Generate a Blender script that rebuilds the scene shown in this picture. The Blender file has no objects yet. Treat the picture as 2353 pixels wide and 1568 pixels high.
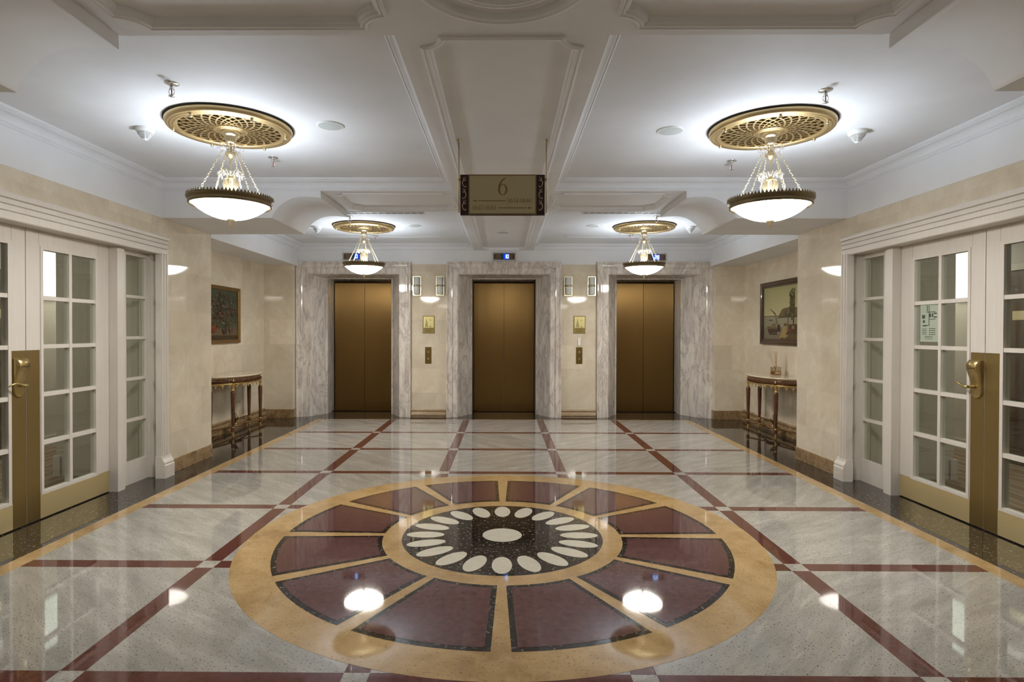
import bpy, bmesh, math, random
from math import sin, cos, pi, sqrt, atan2, radians
from mathutils import Vector, Matrix
from mathutils.geometry import tessellate_polygon
random.seed(7)
SC = bpy.context.scene
COL = SC.collection

# ------------------------------------------------------------------ helpers
class MB:
    def __init__(self): self.v = []; self.f = []; self.m = []; self.s = []
    def face(self, pts, mat=0, smooth=False):
        n = len(self.v); self.v += [tuple(p) for p in pts]
        self.f.append(tuple(range(n, n+len(pts)))); self.m.append(mat); self.s.append(smooth)
    def box(self, x0, x1, y0, y1, z0, z1, mat=0):
        if x0 > x1: x0, x1 = x1, x0
        if y0 > y1: y0, y1 = y1, y0
        if z0 > z1: z0, z1 = z1, z0
        n = len(self.v)
        self.v += [(x0,y0,z0),(x1,y0,z0),(x1,y1,z0),(x0,y1,z0),(x0,y0,z1),(x1,y0,z1),(x1,y1,z1),(x0,y1,z1)]
        for q in ((0,3,2,1),(4,5,6,7),(0,1,5,4),(1,2,6,5),(2,3,7,6),(3,0,4,7)):
            self.f.append(tuple(n+i for i in q)); self.m.append(mat); self.s.append(False)
    def grid(self, rings, mat=0, closed=True, smooth=False, cap0=False, cap1=False):
        """rings: list of equal-length point lists, joined in order."""
        n = len(self.v); k = len(rings[0])
        for r in rings: self.v += [tuple(p) for p in r]
        for a in range(len(rings)-1):
            for b in range(k if closed else k-1):
                c = (b+1) % k
                self.f.append((n+a*k+b, n+a*k+c, n+(a+1)*k+c, n+(a+1)*k+b)); self.m.append(mat); self.s.append(smooth)
        if cap0: self.f.append(tuple(n+b for b in range(k))[::-1]); self.m.append(mat); self.s.append(False)
        if cap1: self.f.append(tuple(n+(len(rings)-1)*k+b for b in range(k))); self.m.append(mat); self.s.append(False)
    def lathe(self, prof, c=(0,0,0), seg=48, mat=0, smooth=True, flute=None):
        rings = []
        for r, z in prof:
            rings.append([(c[0]+r*(flute(a) if flute else 1)*cos(a), c[1]+r*(flute(a) if flute else 1)*sin(a), c[2]+z)
                          for a in (2*pi*i/seg for i in range(seg))])
        self.grid(rings, mat, True, smooth)
    def tube(self, pts, r, seg=8, mat=0, closed=False, caps=True, flat=None):
        pts = [Vector(p) for p in pts]; rings = []; N = len(pts); up = None
        for i, p in enumerate(pts):
            if closed: t = pts[(i+1) % N]-pts[i-1]
            else: t = pts[min(i+1, N-1)]-pts[max(i-1, 0)]
            t.normalize()
            if up is None:
                up = Vector((0,0,1)) if abs(t.z) < .9 else Vector((1,0,0))
            u = (up - t*up.dot(t)).normalized(); w = t.cross(u); up = u
            rr = r[i] if isinstance(r, (list, tuple)) else r
            fx = flat or 1
            rings.append([p+u*(rr*fx*cos(a))+w*(rr*sin(a)) for a in (2*pi*k/seg for k in range(seg))])
        if closed: rings.append(rings[0])
        self.grid(rings, mat, True, True, caps and not closed, caps and not closed)
    def prism(self, poly, ax, a0, a1, mat=0):
        """extrude 2-D polygon along axis ax (0,1,2) between a0 and a1; poly coords are the two other axes in order"""
        def P(q, a):
            l = list(q); l.insert(ax, a); return tuple(l)
        self.grid([[P(q, a0) for q in poly], [P(q, a1) for q in poly]], mat, True, False, True, True)
    def holed(self, polys, fn, mat=0):
        """planar region with holes; polys 2-D, fn maps 2-D->3-D"""
        vv = [[Vector((p[0], p[1], 0)) for p in pl] for pl in polys]
        flat = [p for pl in polys for p in pl]
        n = len(self.v); self.v += [tuple(fn(p)) for p in flat]
        for t in tessellate_polygon(vv):
            self.f.append(tuple(n+i for i in t)); self.m.append(mat); self.s.append(False)
    def xf(self, M, start=0):
        for i in range(start, len(self.v)): self.v[i] = tuple(M @ Vector(self.v[i]))
    def build(self, name, mats, parent=None, weld=True, recalc=True):
        me = bpy.data.meshes.new(name)
        me.from_pydata(self.v, [], self.f)
        if not isinstance(mats, (list, tuple)): mats = [mats]
        for m in mats: me.materials.append(m)
        me.polygons.foreach_set('material_index', self.m); me.polygons.foreach_set('use_smooth', self.s)
        if recalc:
            bm = bmesh.new(); bm.from_mesh(me)
            if weld: bmesh.ops.remove_doubles(bm, verts=bm.verts, dist=1e-5)
            bmesh.ops.recalc_face_normals(bm, faces=bm.faces)
            bm.to_mesh(me); bm.free()
        me.update()
        o = bpy.data.objects.new(name, me); COL.objects.link(o)
        if parent: o.parent = parent
        return o

def tag(o, label=None, cat=None, group=None, kind=None):
    if label: o['label'] = label
    if cat: o['category'] = cat
    if group: o['group'] = group
    if kind: o['kind'] = kind
    return o
def thing(name, loc, label, cat, group=None, kind=None, rotz=0):
    o = bpy.data.objects.new(name, None); COL.objects.link(o)
    o.location = loc; o.rotation_euler = (0, 0, rotz); o.empty_display_size = .1
    return tag(o, label, cat, group, kind)
def dup(root, loc, label=None, rotz=None):
    r = root.copy(); COL.objects.link(r); r.location = loc
    if rotz is not None: r.rotation_euler = (0, 0, rotz)
    if label: r['label'] = label
    for ch in list(root.children):
        c = ch.copy(); COL.objects.link(c); c.parent = r
        for g in ch.children:
            d = g.copy(); COL.objects.link(d); d.parent = c
    return r
def bevel(o, w=.003, seg=2):
    m = o.modifiers.new('bevel', 'BEVEL'); m.width = w; m.segments = seg; m.limit_method = 'ANGLE'; m.angle_limit = radians(35)
    return o

# ------------------------------------------------------------------ materials
def nt(name):
    m = bpy.data.materials.new(name); m.use_nodes = True
    t = m.node_tree; b = t.nodes['Principled BSDF']
    return m, t, b
def srgb(r, g, b):
    f = lambda c: (c/255/12.92 if c/255 <= .04045 else ((c/255+.055)/1.055)**2.4)
    return (f(r), f(g), f(b), 1)
def plain(name, col, rough=.5, metal=0, spec=.5, emis=None, estr=0, trans=0, ior=1.45):
    m, t, b = nt(name)
    b.inputs['Base Color'].default_value = (*col[:3], 1); b.inputs['Roughness'].default_value = rough
    b.inputs['Metallic'].default_value = metal; b.inputs['Specular IOR Level'].default_value = spec
    b.inputs['Transmission Weight'].default_value = trans; b.inputs['IOR'].default_value = ior
    if emis: b.inputs['Emission Color'].default_value = (*emis[:3], 1); b.inputs['Emission Strength'].default_value = estr
    return m
class NB:
    """small node builder"""
    def __init__(self, t): self.t = t; self.N = t.nodes; self.L = t.links
    def n(self, typ, ins=None, **kw):
        x = self.N.new(typ)
        for k, v in kw.items(): setattr(x, k, v)
        for k, v in (ins or {}).items():
            if hasattr(v, 'links'): self.L.new(v, x.inputs[k])
            elif v is not None: x.inputs[k].default_value = v
        return x
    def pos(self): return self.n('ShaderNodeNewGeometry').outputs['Position']
    def obj(self): return self.n('ShaderNodeTexCoord').outputs['Object']
    def mapping(self, v, scale=(1,1,1), rot=(0,0,0), loc=(0,0,0)):
        return self.n('ShaderNodeMapping', {'Vector': v, 'Scale': scale, 'Rotation': rot, 'Location': loc}).outputs[0]
    def noise(self, v, scale=5, detail=4, rough=.5, dist=0):
        return self.n('ShaderNodeTexNoise', {'Vector': v, 'Scale': scale, 'Detail': detail, 'Roughness': rough, 'Distortion': dist}).outputs['Fac']
    def ramp(self, f, stops):
        r = self.n('ShaderNodeValToRGB', {'Fac': f}); e = r.color_ramp.elements
        while len(e) < len(stops): e.new(.5)
        for el, (p, c) in zip(e, stops): el.position = p; el.color = (*c[:3], 1)
        return r.outputs[0]
    def fac(self, f, a, b):
        return self.n('ShaderNodeMapRange', {'Value': f, 'From Min': a, 'From Max': b}).outputs[0]
    def mix(self, f, a, b, mode='MIX'):
        x = self.n('ShaderNodeMix', data_type='RGBA', blend_type=mode)
        for i, v in ((0, f), (6, a), (7, b)):
            if hasattr(v, 'links'): self.L.new(v, x.inputs[i])
            else: x.inputs[i].default_value = v if i == 0 else (*v[:3], 1)
        return x.outputs[2]
    def bump(self, h, s, d=.002):
        return self.n('ShaderNodeBump', {'Height': h, 'Strength': s, 'Distance': d}).outputs[0]

def m_marble_floor(name, rot, seed, tone=1.0):
    m, t, b = nt(name); k = NB(t)
    v = k.mapping(k.pos(), (1,1,1), (0,0,rot), (seed*3.1, seed*1.7, 0))
    st = k.mapping(v, (1.1, 5.5, 1))
    n1 = k.noise(st, 1.6, 8, .62, .5)
    n2 = k.noise(st, 9, 6, .7, .3)
    sp = k.noise(k.mapping(v, (58, 135, 58)), 1.0, 2, .5)
    c = k.ramp(n1, [(.28, (.27*tone,.258*tone,.235*tone)), (.43, (.345*tone,.330*tone,.300*tone)), (.55, (.40*tone,.383*tone,.348*tone)), (.7, (.47*tone,.452*tone,.41*tone))])
    c = k.mix(k.n('ShaderNodeMath', {0: k.fac(n2, .4, .8), 1: .55}, operation='MULTIPLY').outputs[0], c, (.29*tone,.278*tone,.258*tone))
    li = k.noise(k.mapping(v, (.9, 4.2, 1), loc=(7,5,0)), 1.8, 8, .72, .8)
    c = k.mix(k.n('ShaderNodeMath', {0: k.fac(li, .56, .72), 1: .8}, operation='MULTIPLY').outputs[0], c, (.56*tone,.54*tone,.485*tone))
    sp2 = k.noise(k.mapping(v, (120, 260, 110)), 1.0, 2, .5)
    c = k.mix(k.fac(sp2, .58, .70), c, (.19,.178,.158))
    c = k.mix(k.fac(sp, .63, .67), c, (.075,.07,.062))
    vn = k.noise(k.mapping(v, (.8, 3.2, 1), loc=(4,2,0)), 1.3, 9, .7, 1.0)
    ab = k.n('ShaderNodeMath', {0: k.n('ShaderNodeMath', {0: vn, 1: .5}, operation='SUBTRACT').outputs[0]}, operation='ABSOLUTE').outputs[0]
    c = k.mix(k.n('ShaderNodeMath', {0: k.fac(ab, .02, 0), 1: .35}, operation='MULTIPLY').outputs[0], c, (.24,.235,.215))
    t.links.new(c, b.inputs['Base Color'])
    b.inputs['Roughness'].default_value = .035; b.inputs['Specular IOR Level'].default_value = .62
    return m
def m_granite(name, base, fleck, scale=60, thr=(.62,.7), rough=.04, spec=.6, var=.25, stretch=(1,1,1)):
    m, t, b = nt(name); k = NB(t)
    v = k.mapping(k.pos(), stretch)
    n1 = k.noise(v, scale*.2, 5, .6); n2 = k.noise(v, scale, 3, .6)
    lo = tuple(c*(1-var) for c in base); hi = tuple(c*(1+var) for c in base)
    c = k.ramp(n1, [(.3, lo), (.7, hi)])
    c = k.mix(k.fac(n2, *thr), c, fleck)
    t.links.new(c, b.inputs['Base Color']); b.inputs['Roughness'].default_value = rough; b.inputs['Specular IOR Level'].default_value = spec
    return m
def m_ochre():
    m, t, b = nt('ochre_marble'); k = NB(t); v = k.pos()
    n1 = k.noise(v, 2.2, 9, .68, .6); n2 = k.noise(v, 75, 3, .6); n3 = k.noise(k.mapping(v, (1,1,1), (0,0,.5)), 7, 6, .7, .5)
    c = k.ramp(n1, [(.3, (.28,.175,.075)), (.5, (.40,.265,.12)), (.68, (.49,.345,.18))])
    c = k.mix(k.fac(n3, .45, .8), c, (.52,.36,.18))
    c = k.mix(k.fac(n2, .60, .68), c, (.20,.12,.055))
    t.links.new(c, b.inputs['Base Color']); b.inputs['Roughness'].default_value = .05; b.inputs['Specular IOR Level'].default_value = .6
    return m
def m_wallstone(name, axis, tint=1.0):
    """polished cream marble slabs; axis 0: wall faces X (uses Y,Z); axis 1: wall faces Y (uses X,Z)"""
    m, t, b = nt(name); k = NB(t)
    s = k.n('ShaderNodeSeparateXYZ', {0: k.pos()}).outputs
    uv = k.n('ShaderNodeCombineXYZ', {0: s[1] if axis == 0 else s[0], 1: s[2]}).outputs[0]
    br = k.n('ShaderNodeTexBrick', {'Vector': k.mapping(uv, loc=(.21,.0,0)), 'Scale': 1, 'Mortar Size': .0012, 'Mortar Smooth': .3, 'Bias': 0,
             'Brick Width': .62, 'Row Height': .415, 'Color1': (0,0,0,1), 'Color2': (1,1,1,1), 'Mortar': (.5,.5,.5,1)})
    br.offset = .5
    n1 = k.noise(k.pos(), 1.9, 8, .65, .8); n2 = k.noise(k.pos(), 6, 7, .7, 1.2); n3 = k.noise(k.pos(), 5, 3, .5, 2)
    c = k.ramp(n1, [(.32, (.56*tint,.48*tint,.36*tint)), (.48, (.67*tint,.59*tint,.46*tint)), (.58, (.71*tint,.64*tint,.51*tint)), (.7, (.76*tint,.695*tint,.575*tint))])
    c = k.mix(k.fac(n2, .42, .72), c, (.64*tint,.56*tint,.43*tint))
    sh = k.n('ShaderNodeMapRange', {'Value': br.outputs['Color'], 'To Min': .90, 'To Max': 1.05}).outputs[0]
    c = k.mix(1.0, c, k.n('ShaderNodeCombineColor', {0: sh, 1: sh, 2: sh}).outputs[0], 'MULTIPLY')
    c = k.mix(k.n('ShaderNodeMath', {0: br.outputs['Fac'], 1: .3}, operation='MULTIPLY').outputs[0], c, (.45*tint,.37*tint,.27*tint))
    t.links.new(c, b.inputs['Base Color']); b.inputs['Roughness'].default_value = .05; b.inputs['Specular IOR Level'].default_value = .45
    return m
def m_veined():
    m, t, b = nt('veined_grey_marble'); k = NB(t)
    v = k.mapping(k.pos(), (2.6, 2.6, .8), (0, .35, 0))
    n0 = k.noise(v, 1.7, 9, .66, 1.6); n1 = k.noise(v, 1.5, 7, .62, 1.3); n2 = k.noise(k.mapping(k.pos(), (9,9,1.6), (0,.3,0)), 2, 7, .7, .8); n3 = k.noise(k.mapping(v, loc=(3,1,2)), 3.4, 8, .6, 1.0)
    c = k.ramp(n0, [(.28, (.50,.44,.40)), (.44, (.68,.63,.57)), (.56, (.77,.735,.67)), (.74, (.60,.54,.495))])
    A = lambda n, w: k.fac(k.n('ShaderNodeMath', {0: k.n('ShaderNodeMath', {0: n, 1: .5}, operation='SUBTRACT').outputs[0]}, operation='ABSOLUTE').outputs[0], w, 0)
    Mu = lambda x, f: k.n('ShaderNodeMath', {0: x, 1: f}, operation='MULTIPLY').outputs[0]
    c = k.mix(Mu(k.fac(n2, .48, .75), .75), c, (.53,.465,.43))
    c = k.mix(Mu(A(n1, .07), .45), c, (.42,.36,.34))
    c = k.mix(Mu(A(n1, .014), .6), c, (.30,.255,.245))
    c = k.mix(Mu(A(n3, .012), .35), c, (.40,.34,.32))
    t.links.new(c, b.inputs['Base Color']); b.inputs['Roughness'].default_value = .07; b.inputs['Specular IOR Level'].default_value = .5
    return m
def m_brownstone():
    m, t, b = nt('brown_marble'); k = NB(t)
    n1 = k.noise(k.pos(), 9, 9, .72, 1.4); n2 = k.noise(k.pos(), 30, 4, .6)
    c = k.ramp(n1, [(.3, (.10,.055,.022)), (.48, (.27,.175,.085)), (.62, (.36,.25,.135)), (.75, (.20,.12,.05))])
    c = k.mix(k.fac(n2, .6, .8), c, (.13,.075,.03))
    t.links.new(c, b.inputs['Base Color']); b.inputs['Roughness'].default_value = .1
    return m
def m_paint(name, col, rough=.55, grain=0, axis='Z'):
    m, t, b = nt(name); k = NB(t)
    n1 = k.noise(k.pos(), 3, 3, .5)
    c = k.mix(k.fac(n1, .3, .7), tuple(x*.97 for x in col), tuple(min(1, x*1.03) for x in col))
    if grain:
        g = k.noise(k.mapping(k.pos(), (70, 70, 2.2)), 1.0, 3, .6)
        c = k.mix(k.n('ShaderNodeMath', {0: k.fac(g, .4, .75), 1: grain}, operation='MULTIPLY').outputs[0], c, tuple(x*.72 for x in col))
    t.links.new(c, b.inputs['Base Color']); b.inputs['Roughness'].default_value = rough; b.inputs['Specular IOR Level'].default_value = .35
    return m
def m_brushed(name, col, rough=.3, dirn=(1,1,60)):
    m, t, b = nt(name); k = NB(t)
    g = k.noise(k.mapping(k.pos(), dirn), 8, 3, .6)
    c = k.mix(k.fac(g, .3, .7), tuple(x*.98 for x in col), tuple(min(1, x*1.02) for x in col))
    t.links.new(c, b.inputs['Base Color']); b.inputs['Metallic'].default_value = 1
    t.links.new(k.n('ShaderNodeMapRange', {'Value': g, 'To Min': rough*.8, 'To Max': rough*1.25}).outputs[0], b.inputs['Roughness'])
    return m
def m_wood(name, c0, c1, rough=.25, sc=(6,6,1)):
    m, t, b = nt(name); k = NB(t)
    g = k.noise(k.mapping(k.obj(), sc), 9, 5, .6, .4)
    c = k.ramp(g, [(.3, c0), (.7, c1)])
    t.links.new(c, b.inputs['Base Color']); b.inputs['Roughness'].default_value = rough; b.inputs['Coat Weight'].default_value = .4
    return m
def m_glass(name, tint=(.86,.89,.85), rough=0.0, ior=1.5):
    m = bpy.data.materials.new(name); m.use_nodes = True; t = m.node_tree; t.nodes.clear(); k = NB(t)
    g = k.n('ShaderNodeNewGeometry').outputs
    d = k.n('ShaderNodeVectorMath', {0: g['Normal'], 1: g['Incoming']}, operation='DOT_PRODUCT').outputs['Value']
    ad = k.n('ShaderNodeMath', {0: d}, operation='ABSOLUTE').outputs[0]
    pw = k.n('ShaderNodeMath', {0: k.n('ShaderNodeMath', {0: 1.0, 1: ad}, operation='SUBTRACT').outputs[0], 1: 5.0}, operation='POWER').outputs[0]
    f0 = ((ior-1)/(ior+1))**2
    fr = k.n('ShaderNodeMapRange', {'Value': pw, 'To Min': f0, 'To Max': 1.0}).outputs[0]
    tr = k.n('ShaderNodeBsdfTransparent', {'Color': (*tint, 1)}).outputs[0]
    gl = k.n('ShaderNodeBsdfGlossy', {'Color': (1,1,1,1), 'Roughness': rough}).outputs[0]
    mx = k.n('ShaderNodeMixShader', {0: fr, 1: tr, 2: gl}).outputs[0]
    o = k.n('ShaderNodeOutputMaterial'); t.links.new(mx, o.inputs[0])
    return m
def m_emit(name, col, s):
    return plain(name, (col[0]*.5, col[1]*.5, col[2]*.5), .3, emis=col, estr=s)

MARB = [m_marble_floor('white_floor_marble_%s' % 'abcd'[i], r, i, tn) for i, (r, tn) in enumerate(((.62, 1.0), (-.55, 1.04), (.8, .96), (-.85, 1.0)))]
RED = m_granite('red_granite', (.105,.034,.027), (.30,.16,.13), 130, (.68,.74))
MAROON = m_granite('maroon_granite', (.100,.046,.044), (.24,.13,.11), 120, (.68,.75))
BLACK = m_granite('black_granite', (.017,.0135,.011), (.19,.15,.12), 42, (.58,.65))
OVAL = m_granite('cream_speckled_stone', (.56,.53,.44), (.12,.11,.10), 80, (.68,.72), var=.06)
OCHRE = m_ochre()
STX = m_wallstone('cream_marble_slabs_side', 0); STY = m_wallstone('cream_marble_slabs_back', 1)
VEIN = m_veined(); BROWN = m_brownstone()
WHITE = m_paint('white_plaster', (.77,.775,.785), .7)
DOORP = m_paint('cream_white_lacquer', (.66,.62,.565), .42, grain=.22)
BRASS = m_brushed('brushed_brass', (.85,.72,.41), .5, (1,1,40))
LOCKB = m_brushed('lock_brass', (.50,.385,.17), .30, (1,1,30))
BRASSD = m_brushed('aged_brass_plate', (.36,.265,.11), .36, (1,1,60))
BRONZE = m_brushed('brushed_bronze', (.25,.155,.058), .38, (1.2,1.2,55))
def _aniso(m, a):
    t = m.node_tree; b = t.nodes['Principled BSDF']; x = t.nodes.new('ShaderNodeCombineXYZ'); x.inputs[0].default_value = 1
    t.links.new(x.outputs[0], b.inputs['Tangent']); b.inputs['Anisotropic'].default_value = a
_aniso(BRONZE, .85)
BRONZED = plain('dark_bronze', (.035,.022,.009), .35, 1)
GOLD = plain('satin_gold', (.58,.435,.225), .40, 1)
PALEGOLD = plain('pale_gold', (.76,.67,.47), .33, 1)
ANTIQ = plain('antique_bronze_rim', (.20,.155,.085), .38, 1)
DARKHOLE = plain('dark_recess', (.02,.013,.006), .8)
GLASS = m_glass('door_glass'); 
BOWLDIM = m_emit('dimmer_frosted_glass', (1.0,.945,.86), 5)
BOWLIN = plain('bowl_inner_glass', (.75,.76,.77), .5, emis=(.9,.95,1.0), estr=3)
CRYST = m_glass('cut_crystal', (.97,.97,1.0), .02, 1.9)
CHROME = plain('chrome', (.8,.8,.8), .15, 1)
WPLAST = plain('white_plastic', (.78,.77,.74), .4)
BOWL = m_emit('glowing_frosted_glass', (1.0,.945,.86), 38)
MAHOG = m_wood('mahogany', (.055,.019,.007), (.15,.055,.02))
GILT = plain('gilt_wood', (.62,.42,.15), .35, .85)
TOPST = m_granite('cream_table_marble', (.60,.52,.40), (.45,.36,.26), 22, (.55,.8), .06, .5, .08)

# ------------------------------------------------------------------ room dimensions
XW, XB, XA = 3.386, 3.50, 4.02      # front bay wall, back bay fascia, alcove wall
ZS, ZB, ZC = 2.58, 2.847, 2.955     # bracket soffit, beam underside, coffer ceiling
Y0, YN0, YN1, YF0, YF1, YE = -1.27, 1.80, 2.784, 5.851, 6.833, 10.10
XC = .501                           # half width of the centre beam
XS, XR = 1.808, 2.29                # bracket step and outer end of its curve

def structure(o, label, cat): return tag(o, label, cat, None, 'structure')

# ------------------------------------------------------------------ floor
def build_floor():
    b = MB(); T = 7e-4
    mats = MARB + [RED, OCHRE, BLACK, MAROON, OVAL]
    iR, iO, iK, iM, iV = 4, 5, 6, 7, 8
    def quad(x0, x1, y0, y1, z, m): b.face([(x0,y0,z),(x1,y0,z),(x1,y1,z),(x0,y1,z)], m)
    XO, XI, YT, YTI, YL = 3.085, 2.966, 9.83, 9.785, -1.2
    gs, gy0, w = 1.217, 2.441, .055
    quad(-4.1, 4.1, Y0, 11.0, -.02, iK)
    # black perimeter, ochre band
    quad(-4.1, -XO, Y0, 11.0, 0, iK); quad(XO, 4.1, Y0, 11.0, 0, iK); quad(-XO, XO, YT, 11.0, 0, iK); quad(-XO, XO, Y0, YL-.05, 0, iK)
    quad(-XO, -XI, YL-.05, YT, 0, iO); quad(XI, XO, YL-.05, YT, 0, iO); quad(-XI, XI, YTI, YT, 0, iO); quad(-XI, XI, YL-.05, YL, 0, iO)
    xs = [-XI]+[gs*i for i in (-1.5,-.5,.5,1.5)]+[XI]
    ys = [YL]+[gy0+gs*n for n in range(-2, 6)]+[YTI]
    for i in range(len(xs)-1):
        for j in range(len(ys)-1):
            m = (0 if i < 2 else 1 if i > 2 else (0 if j % 2 else 1)) if (i+j) % 3 else (2 if i <= 2 else 3)
            x0 = xs[i]+(w if i else 0); x1 = xs[i+1]-(w if i < 4 else 0)
            y0 = ys[j]+(w if j else 0); y1 = ys[j+1]-(w if j < len(ys)-2 else 0)
            quad(x0, x1, y0, y1, 0, m)
            if i < 4: quad(x1, x1+2*w, y0, y1, 0, iR)
            if j < len(ys)-2: quad(x0, x1, y1, y1+2*w, 0, iR)
            if i < 4 and j < len(ys)-2: quad(x1, x1+2*w, y1, y1+2*w, 0, 1)
    # medallion inlay
    cx, cy, N = .003, 4.212, 144
    def disc(r, z, m, r0=0):
        P = lambda a, q: (cx+q*cos(a), cy+q*sin(a), z)
        if r0 == 0: b.face([P(2*pi*i/N, r) for i in range(N)], m)
        else:
            for i in range(N):
                a, c = 2*pi*i/N, 2*pi*(i+1)/N
                b.face([P(a,r0),P(a,r),P(c,r),P(c,r0)], m)
    disc(1.778, T, iO)
    for s in range(12):
        a0 = radians(30*s)+.031; a1 = radians(30*s+30)-.031
        def wedge(r0, r1, d, z, m):
            P = lambda a, q: (cx+q*cos(a), cy+q*sin(a), z)
            n = 14; pts = []
            for i in range(n+1):
                q = r1; pts.append(P(a0+d/q+(a1-a0-2*d/q)*i/n, q))
            for i in range(n+1):
                q = r0; pts.append(P(a1-d/q-(a1-a0-2*d/q)*i/n, q))
            b.face(pts, m)
        wedge(.842, 1.545, 0, 2*T, iK); wedge(.842+.032, 1.545-.034, .03, 3*T, iM)
    disc(.708, 2*T, iK)
    disc(.14, 3*T, iV)
    for s in range(20):
        a = 2*pi*s/20
        pts = []
        for i in range(32):
            e = 2*pi*i/32; u, v = .548+.135*cos(e), .063*sin(e)
            pts.append((cx+u*cos(a)-v*sin(a), cy+u*sin(a)+v*cos(a), 3*T))
        b.face(pts, iV)
    o = b.build('floor', mats, weld=False)
    structure(o, 'polished inlaid marble floor with a round medallion, dark red grid and black border', 'floor')
    # threshold of each lift and the slab below
    return o
build_floor()

# ------------------------------------------------------------------ walls
def box_s(b, s, x0, x1, y0, y1, z0, z1, m=0): b.box(s*x0, s*x1, y0, y1, z0, z1, m)
CORR = m_paint('corridor_panel_paint', (.50,.455,.39), .5, grain=.25)
for s, nm in ((-1, 'left'), (1, 'right')):
    b = MB()
    box_s(b, s, XW, 4.46, 5.90, YF1, 0, ZS-.001)
    box_s(b, s, XW, 3.62, 3.2, 5.90, 2.36, ZS-.001)
    box_s(b, s, XW, 3.62, Y0, 3.22, 0, ZS-.001)
    box_s(b, s, XA, 4.46, YF1, 9.9, 0, 2.574)
    box_s(b, s, 3.54, 4.46, 9.9, 11.0, 0, 2.574, 1)
    o = b.build('wall_'+nm, [STX, STY])
    structure(o, 'polished cream marble wall on the %s with a recessed alcove' % nm, 'wall')
    # brown baseboard on the pier and the alcove end wall, moulded bead along the alcove
    b = MB()
    box_s(b, s, XW-.012, XW+.02, 5.955, YF1+.001, 0, .142)
    box_s(b, s, 3.528, XA-.012, 9.885, 9.91, 0, .15)
    box_s(b, s, 3.524, 3.545, 9.91, 10.075, 0, .1495)
    o = b.build('baseboard_'+nm, BROWN); bevel(o, .003)
    structure(o, 'brown veined marble baseboard along the %s pier and alcove end' % nm, 'baseboard')
    b = MB()
    prof = [(0,.17),(.012,.17),(.022,.155),(.022,.14),(.012,.128),(.012,.115),(.03,.105),(.042,.085),(.042,.06),(.03,.045),(.045,.04),(.05,.0),(0,0)]
    b.prism([(s*(XA-t), z) for t, z in prof], 1, YF1, 9.885)
    o = b.build('trim_1' if s < 0 else 'trim_2', m_brownstone() if 0 else BROWN)
    structure(o, 'rounded marble skirting behind the %s console table' % nm, 'moulding')

b = MB()   # back wall stone between the lift surrounds, structure behind
for x0, x1 in ((-1.60, -.96), (.96, 1.60), (-3.54, -3.50), (3.50, 3.54)): b.box(x0, x1, YE, 11.0, 0, 2.611)
o = b.build('wall_back', STY); structure(o, 'polished cream marble end wall between the lift doors', 'wall')
b = MB()
b.box(-3.62, 3.62, Y0-.12, Y0, 0, ZC+.1)
o = b.build('wall_front', STY); structure(o, 'cream marble wall behind the viewpoint', 'wall')
b = MB()
prof = [(0,.135),(.014,.135),(.024,.122),(.024,.108),(.012,.098),(.012,.088),(.034,.078),(.046,.055),(.046,.03),(.034,.015),(.034,0),(0,0)]
for x0, x1 in ((-1.578, -.978), (.978, 1.578)):
    b.prism([(YE-t, z) for t, z in prof], 0, x0, x1)
o = b.build('baseboard_back', m_granite('tan_base_stone', (.40,.30,.19), (.26,.18,.10), 30, (.55,.75), .08, .5, .15)); structure(o, 'double rounded tan stone baseboard between the lift surrounds', 'baseboard')

# ------------------------------------------------------------------ ceiling
b = MB()
def ceil(x0, x1, y0, y1, z=ZC): b.box(x0, x1, y0, y1, z, z+.08)
ceil(-3.7, 3.7, Y0, 10.3)
# white upper walls (fascias)
for s in (-1, 1):
    box_s(b, s, XW, 3.62, Y0, YF1-.2, ZS, ZC)
    b.prism([(s*XB, 2.575), (s*XB, ZC), (s*3.7, ZC), (s*3.7, 2.68), (s*4.6, 2.68), (s*4.6, 2.575)], 1, YF1-.01, 10.3)
b.box(-3.6, 3.6, YE, 10.3, 2.611, ZC)
o = b.build('ceiling', WHITE); structure(o, 'white plaster coffered ceiling with plain white frieze walls', 'ceiling')

def crown(x0, x1, y0, y1, name, label):
    b = MB()
    prof = [(-.001,ZB+.0005),(.006,ZB+.0005),(.011,ZB+.006),(.006,ZB+.012),(.006,ZB+.016),(.013,ZB+.021),(.009,ZB+.027)]
    for i in range(9):
        a = i/8*pi/2
        prof.append((.062-.05*cos(a), ZB+.029+.050*sin(a)))
    prof += [(.066,ZB+.079),(.066,ZB+.086),(.074,ZB+.089),(.078,ZB+.095),(.086,ZB+.091),(.094,ZB+.097),(.098,ZC+.002)]
    rings = [[(x0+t,y0+t,z),(x1-t,y0+t,z),(x1-t,y1-t,z),(x0+t,y1-t,z)] for t, z in prof]
    b.grid(rings)
    o = b.build(name, WHITE); structure(o, label, 'moulding'); return o
n = 3
for s, sd in ((-1, 'left'), (1, 'right')):
    for (y0, y1, xw, ds) in ((YN1, YF0, XW, 'front'), (YF1, YE, XB, 'back'), (Y0, YN0, XW, 'nearest')):
        xa, xb = sorted((s*XC, s*xw))
        crown(xa, xb, y0, y1, 'trim_%d' % n, 'white cove moulding round the %s %s ceiling coffer' % (ds, sd)); n += 1

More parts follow.
